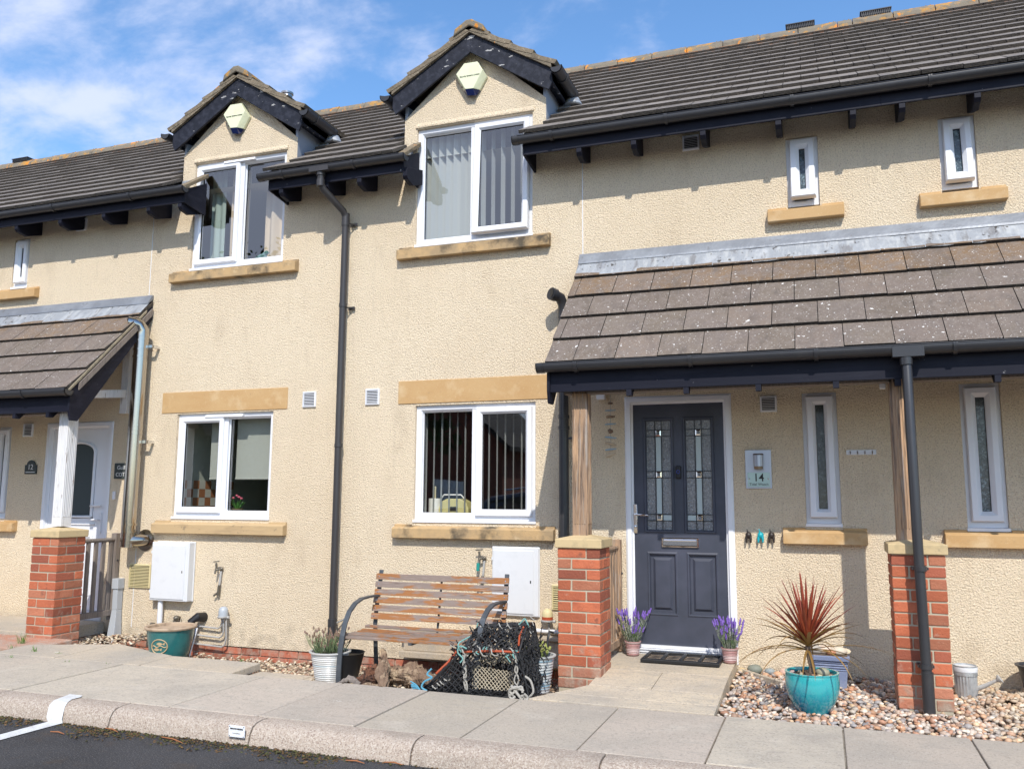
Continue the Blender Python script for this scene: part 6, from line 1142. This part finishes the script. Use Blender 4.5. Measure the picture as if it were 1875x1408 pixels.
n_ = MB(); net(n_, V3(-2.41, -1.612, .15), V3(-2.10, -1.612, .15), V3(-2.10, -1.59, .28), V3(-2.43, -1.59, .31), 11, 5, .0026, .012, .003); net(n_, V3(-2.40, -1.56, .33), V3(-2.12, -1.56, .33), V3(-2.16, -1.50, .40), V3(-2.38, -1.50, .40), 9, 3, .0026, .02, .008); net(n_, V3(-2.24, -1.44, .44), V3(-2.07, -1.44, .44), V3(-2.06, -1.42, .57), V3(-2.22, -1.42, .57), 7, 5, .0034, .0, .004); tuft(n_, -2.42, -2.14, -1.60, -1.5, .30, .38, 20, .003, .025); n_.build('inner_netting', m_netb, T, recalc=False)
h = MB()
for a, b in ((ml, tl), (mr, tr), (tr, tbr), (tl, tbl), (mr, br2), (tbr, bbr), (tbl, bbl), (bl, ml), (tl, tr), (tbl, tbr)): h.tube([a, a.lerp(b, .5)+V3(0, 0, .006), b], .010, 8)
h.build('frame_hoop', m_black, T, smooth=True)
for pts, r_h in (([ml, ml.lerp(mr, .5)+V3(0, -.004, .008), mr], .008), ([V3(-2.72, -1.56, .22), V3(-2.64, -1.53, .30), V3(-2.60, -1.50, .355), V3(-2.575, -1.49, .40)], .009), ([V3(-2.60, -1.42, .35), V3(-2.63, -1.40, .37), V3(-2.67, -1.40, .37)], .009), ([tr+V3(-.02, -.02, -.01), tr+V3(-.035, -.07, -.07), mr+V3(.0, -.012, .05)], .007), ([V3(-2.35, -1.66, .085), V3(-2.0, -1.64, .105)], .007)):
    h = MB(); h.tube(pts, r_h, 8); h.build('orange_tube', m_orange, T, smooth=True)
s_ = MB()
for k in range(4): s_.hexa([(-2.83+.0*k, -1.655+.13*k, .062), (-2.04, -1.655+.13*k, .070), (-2.04, -1.575+.13*k, .070), (-2.83, -1.575+.13*k, .062), (-2.83, -1.655+.13*k, .105), (-2.04, -1.655+.13*k, .118), (-2.04, -1.575+.13*k, .118), (-2.83, -1.575+.13*k, .105)])
s_.build('base_slat', m_net, T, bevel=.008)
w = MB()
for i in range(11): x = -2.80+i*.068+q.uniform(-.01, .01); w.tube([(x-.01, -1.58, .06), (x-.006, -1.665, .075), (x+.004, -1.668, .11), (x+.02, -1.60, .135), (x+.03, -1.50, .13)], .012, 6, flat=.5)
w.build('rubber_band', m_black, T, smooth=True)
def lace(mb, a, b, n, amp, r):
    pts = []; d = (b-a)/n; s1 = d.normalized().orthogonal(); s2 = d.normalized().cross(s1)
    for i in range(n*6+1): t = i/6; w = mnoise.noise((a+d*t)*23)*2.2; pts.append(a+d*t+(s1*math.cos(t*6.283+w)+s2*math.sin(t*6.283+w))*amp*(1+w*.25)+V3(q.uniform(-.003, .003), 0, q.uniform(-.003, .003)))
    mb.tube(pts, r, 5)
l = MB(); lace(l, ml+V3(0, 0, .0), mr, 6, .018, .0055); lace(l, tl, tr, 5, .013, .005); [l.tube(sm([V3(-2.46+q.uniform(-.016, .016)-.015*t_, -1.615-.006*(j_ % 2), .11+.27*t_) for t_ in [i_/7 for i_ in range(8)]], 4), .006, 6) for j_ in range(3)]
[l.tube(sm([V3(-2.075+q.uniform(-.016, .016), -1.615-.006*(j_ % 2), .15+.25*t_) for t_ in [i_/7 for i_ in range(8)]], 4), .006, 6) for j_ in range(2)]; lace(l, V3(-2.72, -1.61, .13), V3(-2.60, -1.60, .2), 4, .012, .005)
for i in range(26): p = ml.lerp(tr, q.random())+V3(q.uniform(-.12, .12), -.01, q.uniform(-.06, .04)); l.tube([p, p+V3(q.uniform(-.03, .03), -.008, q.uniform(-.03, .03))], .0035, 4)
l.build('rope_lacing', m_rope, T, smooth=True)
l = MB(); l.tube(sm([ml+V3(.0, -.01, .0), ml+V3(-.02, -.015, .06), tl+V3(-.03, -.02, -.05), tl+V3(0, -.01, .03)]), .0055, 6); l.tube(sm([tr+V3(-.06, -.02, 0), tr+V3(-.03, -.02, .03), tr+V3(-.01, -.02, .045), tr+V3(.02, -.02, -.01)]), .0055, 6); l.tube(sm([ml+V3(.05, -.03, .03), ml+V3(.0, -.035, .045), ml+V3(-.02, -.03, .0), ml+V3(.02, -.03, -.04), ml+V3(.0, -.03, -.07)]), .0055, 6)
for i in range(7): p = ml.lerp(mr, q.random())+V3(0, -.025, q.uniform(-.04, .04)); l.tube(sm([p, p+V3(q.uniform(-.015, .015), -.004, q.uniform(-.01, .01)), p+V3(q.uniform(-.025, .025), -.005, q.uniform(-.03, .02))], 3), .0042, 5)
l.build('teal_rope', m_teal_r, T, smooth=True)
l = MB(); l.tube(sm([V3(-2.72, -1.64, .27), V3(-2.75, -1.65, .23), V3(-2.71, -1.655, .21), V3(-2.765, -1.66, .18), V3(-2.785, -1.665, .14), V3(-2.74, -1.67, .118)]), .007, 6); l.build('blue_rope', m_blue_r, T, smooth=True)
l = MB()
for k in range(7): p = V3(-2.80, -1.66, .12); e = V3(-2.86-.02*q.random(), -1.665, .125+.022*k/3+q.uniform(-.008, .008)); l.tube(sm([p, (p+e)/2+V3(0, 0, .01), e], 3), .0045, 4)
l.build('frayed_end', m_blue_r, T)
l = MB()
for k in range(5):
    w = [q.uniform(-.018, .018) for _ in range(12)]
    pts = [V3(-2.06+(.045+.02*math.sin(k))*math.cos(t+k*.9)+.010*k+w[i % 12]*.4, -1.66-.006*(k % 2)+.012*math.sin(3*t+k), .165-.016*k+.040*math.sin(t+k*.9)+w[(i+5) % 12]*.5) for i, t in enumerate([4.4*j/7 for j in range(8)])]; l.tube(sm(pts, 4), .0085, 7)
l.tube(sm([V3(-2.10, -1.655, .20), V3(-2.05, -1.665, .15), V3(-2.02, -1.66, .11), V3(-2.04, -1.665, .085), V3(-2.10, -1.67, .08)]), .010, 7); l.tube(sm([V3(-2.02, -1.66, .11), V3(-1.99, -1.665, .085), V3(-1.985, -1.67, .075)]), .010, 7); l.tube(sm([V3(-2.02, -1.60, .26), V3(-1.975, -1.60, .23), V3(-1.955, -1.60, .16), V3(-1.985, -1.60, .12)]), .008, 7); l.build('rope_knot', m_rope, T, smooth=True)
# driftwood
def log(label, pts, rs, seed, mat=m_drift):
    q = random.Random(seed); P = [Vector(p) for p in pts]; pp = []; rr = []
    for (a, b), (r0, r1) in zip(zip(P[:-1], P[1:]), zip(rs[:-1], rs[1:])):
        for i in range(22): t = i/22; pp.append(a.lerp(b, t)+V3(q.uniform(-.002, .002), q.uniform(-.002, .002), q.uniform(-.002, .002))); rr.append((r0+(r1-r0)*t)*q.uniform(.95, 1.05))
    pp.append(P[-1]); rr.append(rs[-1]); m = MB(); o = m.tube(pp, rr, 34); ax_ = (P[-1]-P[0]).normalized(); cc_ = (P[0]+P[-1])/2; s1_ = 1 if True else 0
    for i in range(o, len(m.v)): v = m.v[i]; al = (v-P[0]).dot(ax_); base_ = P[0]+ax_*al; rad = v-base_; w_ = rad+ax_*al*.22; k = 1+abs(mnoise.noise(w_*38))*-.75+mnoise.noise(w_*90)*.25+mnoise.noise(v*12)*.35; m.v[i] = base_+rad*(k+.15)+V3(mnoise.noise(v*9), mnoise.noise(v*9+V3(5, 0, 0)), mnoise.noise(v*9+V3(0, 5, 0)))*.018
    tag(m.build('driftwood', mat, loc=P[0], smooth=True), label, 'driftwood', 'driftwood pieces under the bench')
log('rough upright driftwood log leaning back under the bench', [(-3.10, -1.66, .10), (-3.17, -1.55, .20), (-3.245, -1.42, .33)], [.036, .045, .026], 1)
log('long brown driftwood log lying behind the upright one', [(-3.24, -1.40, .14), (-2.98, -1.42, .16), (-2.72, -1.46, .13)], [.06, .075, .04], 2)
log('dark reddish driftwood lump left of the upright log', [(-3.38, -1.52, .10), (-3.27, -1.50, .15), (-3.16, -1.50, .14)], [.035, .070, .05], 3, M('reddish_driftwood', (.15, .065, .035), .95, patches=[dict(c=(.06, .03, .02), s=14, lo=.45, hi=.6)], bump=[('noise', 26, 1, .03)]))
log('thin grey driftwood root nearest the white lavender pot', [(-3.50, -1.63, .10), (-3.43, -1.60, .135), (-3.33, -1.60, .11)], [.010, .022, .014], 4, m_wood_d)
log('small grey driftwood piece below the upright log', [(-3.30, -1.62, .09), (-3.22, -1.63, .11), (-3.12, -1.63, .09)], [.014, .026, .016], 5)

# ------------------------------------------------------------------ across the road, seen mirrored in the panes
H2 = thing('brick_house', 'red brick house across the car park, mirrored in the lower window panes', 'house', (-17.5, -32, 0))
m = MB(); hx0, hx1, hy, ez = -22.3, -13.2, -28., 4.0; apx = (hx0+hx1)/2; az_ = ez+(hx1-hx0)/2*.85
m.add([(hx0, hy, 0), (hx1, hy, 0), (hx1, hy, ez), (apx, hy, az_), (hx0, hy, ez), (hx0, hy-9, 0), (hx1, hy-9, 0), (hx1, hy-9, ez), (apx, hy-9, az_), (hx0, hy-9, ez)], [[0, 1, 2, 3, 4], [5, 9, 8, 7, 6], [0, 4, 9, 5], [1, 6, 7, 2]]); m.build('wall', M('far_brick', (.24, .075, .045), .9, patches=[dict(c=(.16, .05, .035), s=3, lo=.4, hi=.6, st=(1, 1, 5))]), H2)
m = MB(); [m.prism([(a[0], hy+.25, a[1]), (b[0], hy+.25, b[1]), (b[0], hy+.25, b[1]+.18), (a[0], hy+.25, a[1]+.18)], (0, -9.5, 0)) for a, b in (((hx0-.4, ez-.34), (apx, az_)), ((apx, az_), (hx1+.4, ez-.34)))]; m.build('roof', m_tile, H2)
m = MB(); m.box(hx0+1.4, hx0+2.9, hy-.05, hy+.02, 1.1, 2.4); m.box(hx1-3.4, hx1-1.9, hy-.05, hy+.02, 1.1, 2.4); m.build('window', m_upvc, H2)
def tree(label, x, y, h, r, seed):
    T = thing('tree', label, 'tree', (x, y, 0), 'trees across the car park'); q = random.Random(seed); m = MB(); m.tube([(x, y, 0), (x+.1, y, h*.3), (x-.1, y+.1, h*.6), (x, y, h*.85)], [.22, .17, .11, .03], 8)
    for i in range(8): a = i*.8; z = h*q.uniform(.35, .6); m.tube([(x, y, z), (x+math.cos(a)*r*.5, y+math.sin(a)*r*.5, z+h*.14), (x+math.cos(a)*r*.8, y+math.sin(a)*r*.8, z+h*.2)], [.07, .04, .015], 5)
    m.build('trunk', m_drift, T); l = MB(); cl = [(x+q.gauss(0, r*.42), y+q.gauss(0, r*.42), h*q.uniform(.42, .98), r*q.uniform(.22, .42)) for _ in range(34)]
    for cx_, cy_, cz_, cr_2 in cl:
        for _ in range(75):
            v = V3(q.gauss(0, 1), q.gauss(0, 1), q.gauss(0, 1)).normalized()*cr_2*q.uniform(.6, 1.05); p = V3(cx_, cy_, cz_)+v; a = V3(q.uniform(-1, 1), q.uniform(-1, 1), q.uniform(-1, 1)).normalized()*.16; b = a.orthogonal().normalized()*.10; l.add([p-a, p-b, p+a, p+b], [[0, 1, 2, 3]])
    l.build('crown', M('far_leaf', (.055, .09, .028), .8, patches=[dict(c=(.09, .13, .04), s=1.5, lo=.45, hi=.6)]), T, recalc=False)
tree('leafy tree in front of the brick house, mirrored in the window behind the bench', -13.9, -19.5, 7.6, 2.0, 1); tree('tall leafy tree behind the parked car, mirrored low in the upstairs curtained window', -29, -34, 17.5, 5.0, 2); tree('rounded tree at the far right of the brick house across the road', -9.2, -36, 6.0, 2.2, 3); tree('broad tree at the far left beyond the brick house', -34, -30, 14, 5.0, 4)
T = thing('hedge', 'dark tall hedge added across the car park to darken the kitchen window reflection', 'hedge', (-30, -30, 0)); l = MB(); q = random.Random(5)  # unseen hedge, added so the kitchen window reflects something dark
for i in range(5200):
    p = V3(q.uniform(-42, -21.5), -29+q.uniform(-1, 1), 7.6*q.random()**.8*(1+.06*math.sin(i))); a = V3(q.uniform(-1, 1), q.uniform(-1, 1), q.uniform(-1, 1)).normalized()*.30; b = a.orthogonal().normalized()*.2; l.add([p-a, p-b, p+a, p+b], [[0, 1, 2, 3]])
l.box(-42, -21.5, -29.5, -28.8, 0, 6.9); l.build('foliage', M('hedge_leaf', (.035, .055, .018), .8), T, recalc=False)
T = thing('parked_car', 'dark blue parked car across the bay, mirrored in the window behind the bench', 'car', (-6.2, -11.0, 0))
side = [(-2.25, .35), (-2.2, .85), (-1.45, .98), (-.75, 1.55), (.2, 1.70), (1.5, 1.66), (2.15, 1.05), (2.25, .5), (2.2, .32)]
m = MB(); vs = []
for y, s_ in ((-.88, .0), (-.80, .0), (.80, .0), (.88, 0)):
    vs += [(-6.2+a, -11.0+y*(.86 if b > 1.1 else 1), b) for a, b in side]
k = len(side); m.add(vs, [[i*k+j, i*k+(j+1) % k, (i+1)*k+(j+1) % k, (i+1)*k+j] for i in range(3) for j in range(k)]+[list(range(k)), list(range(3*k, 4*k))]); m.build('body', M('blue_car_paint', (.01, .018, .05), .2, .3, coat=1.), T, bevel=.06, seg=3)
for s_ in (-1, 1): m = MB(); m.prism([(-6.2+a, -11.0+s_*.775, b) for a, b in ((-1.15, 1.05), (-.68, 1.46), (.2, 1.60), (1.35, 1.57), (1.75, 1.08))], (0, s_*.02, 0)); m.build('side_window', m_gasket, T); 
for x in (-1.4, 1.4):
    for s_ in (-1, 1): m = MB(); m.tube([(-6.2+x, -11+s_*.72, .33), (-6.2+x, -11+s_*.90, .33)], .33, 24); w_ = m.build('wheel', m_black, T); m = MB(); m.tube([(-6.2+x, -11+s_*.90, .33), (-6.2+x, -11+s_*.905, .33)], .21, 20); m.build('rim', m_chrome, w_)
for s_ in (-1, 1): m = MB(); m.tube([(-6.6, -11+s_*.66, 1.72), (-6.2, -11+s_*.66, 1.76), (-5.0, -11+s_*.66, 1.74), (-4.75, -11+s_*.66, 1.69)], .02, 8); m.build('roof_rail', m_chrome, T, smooth=True)

# bookkeeping used while building
for o in bpy.data.objects:
    if '_w' in o: del o['_w']
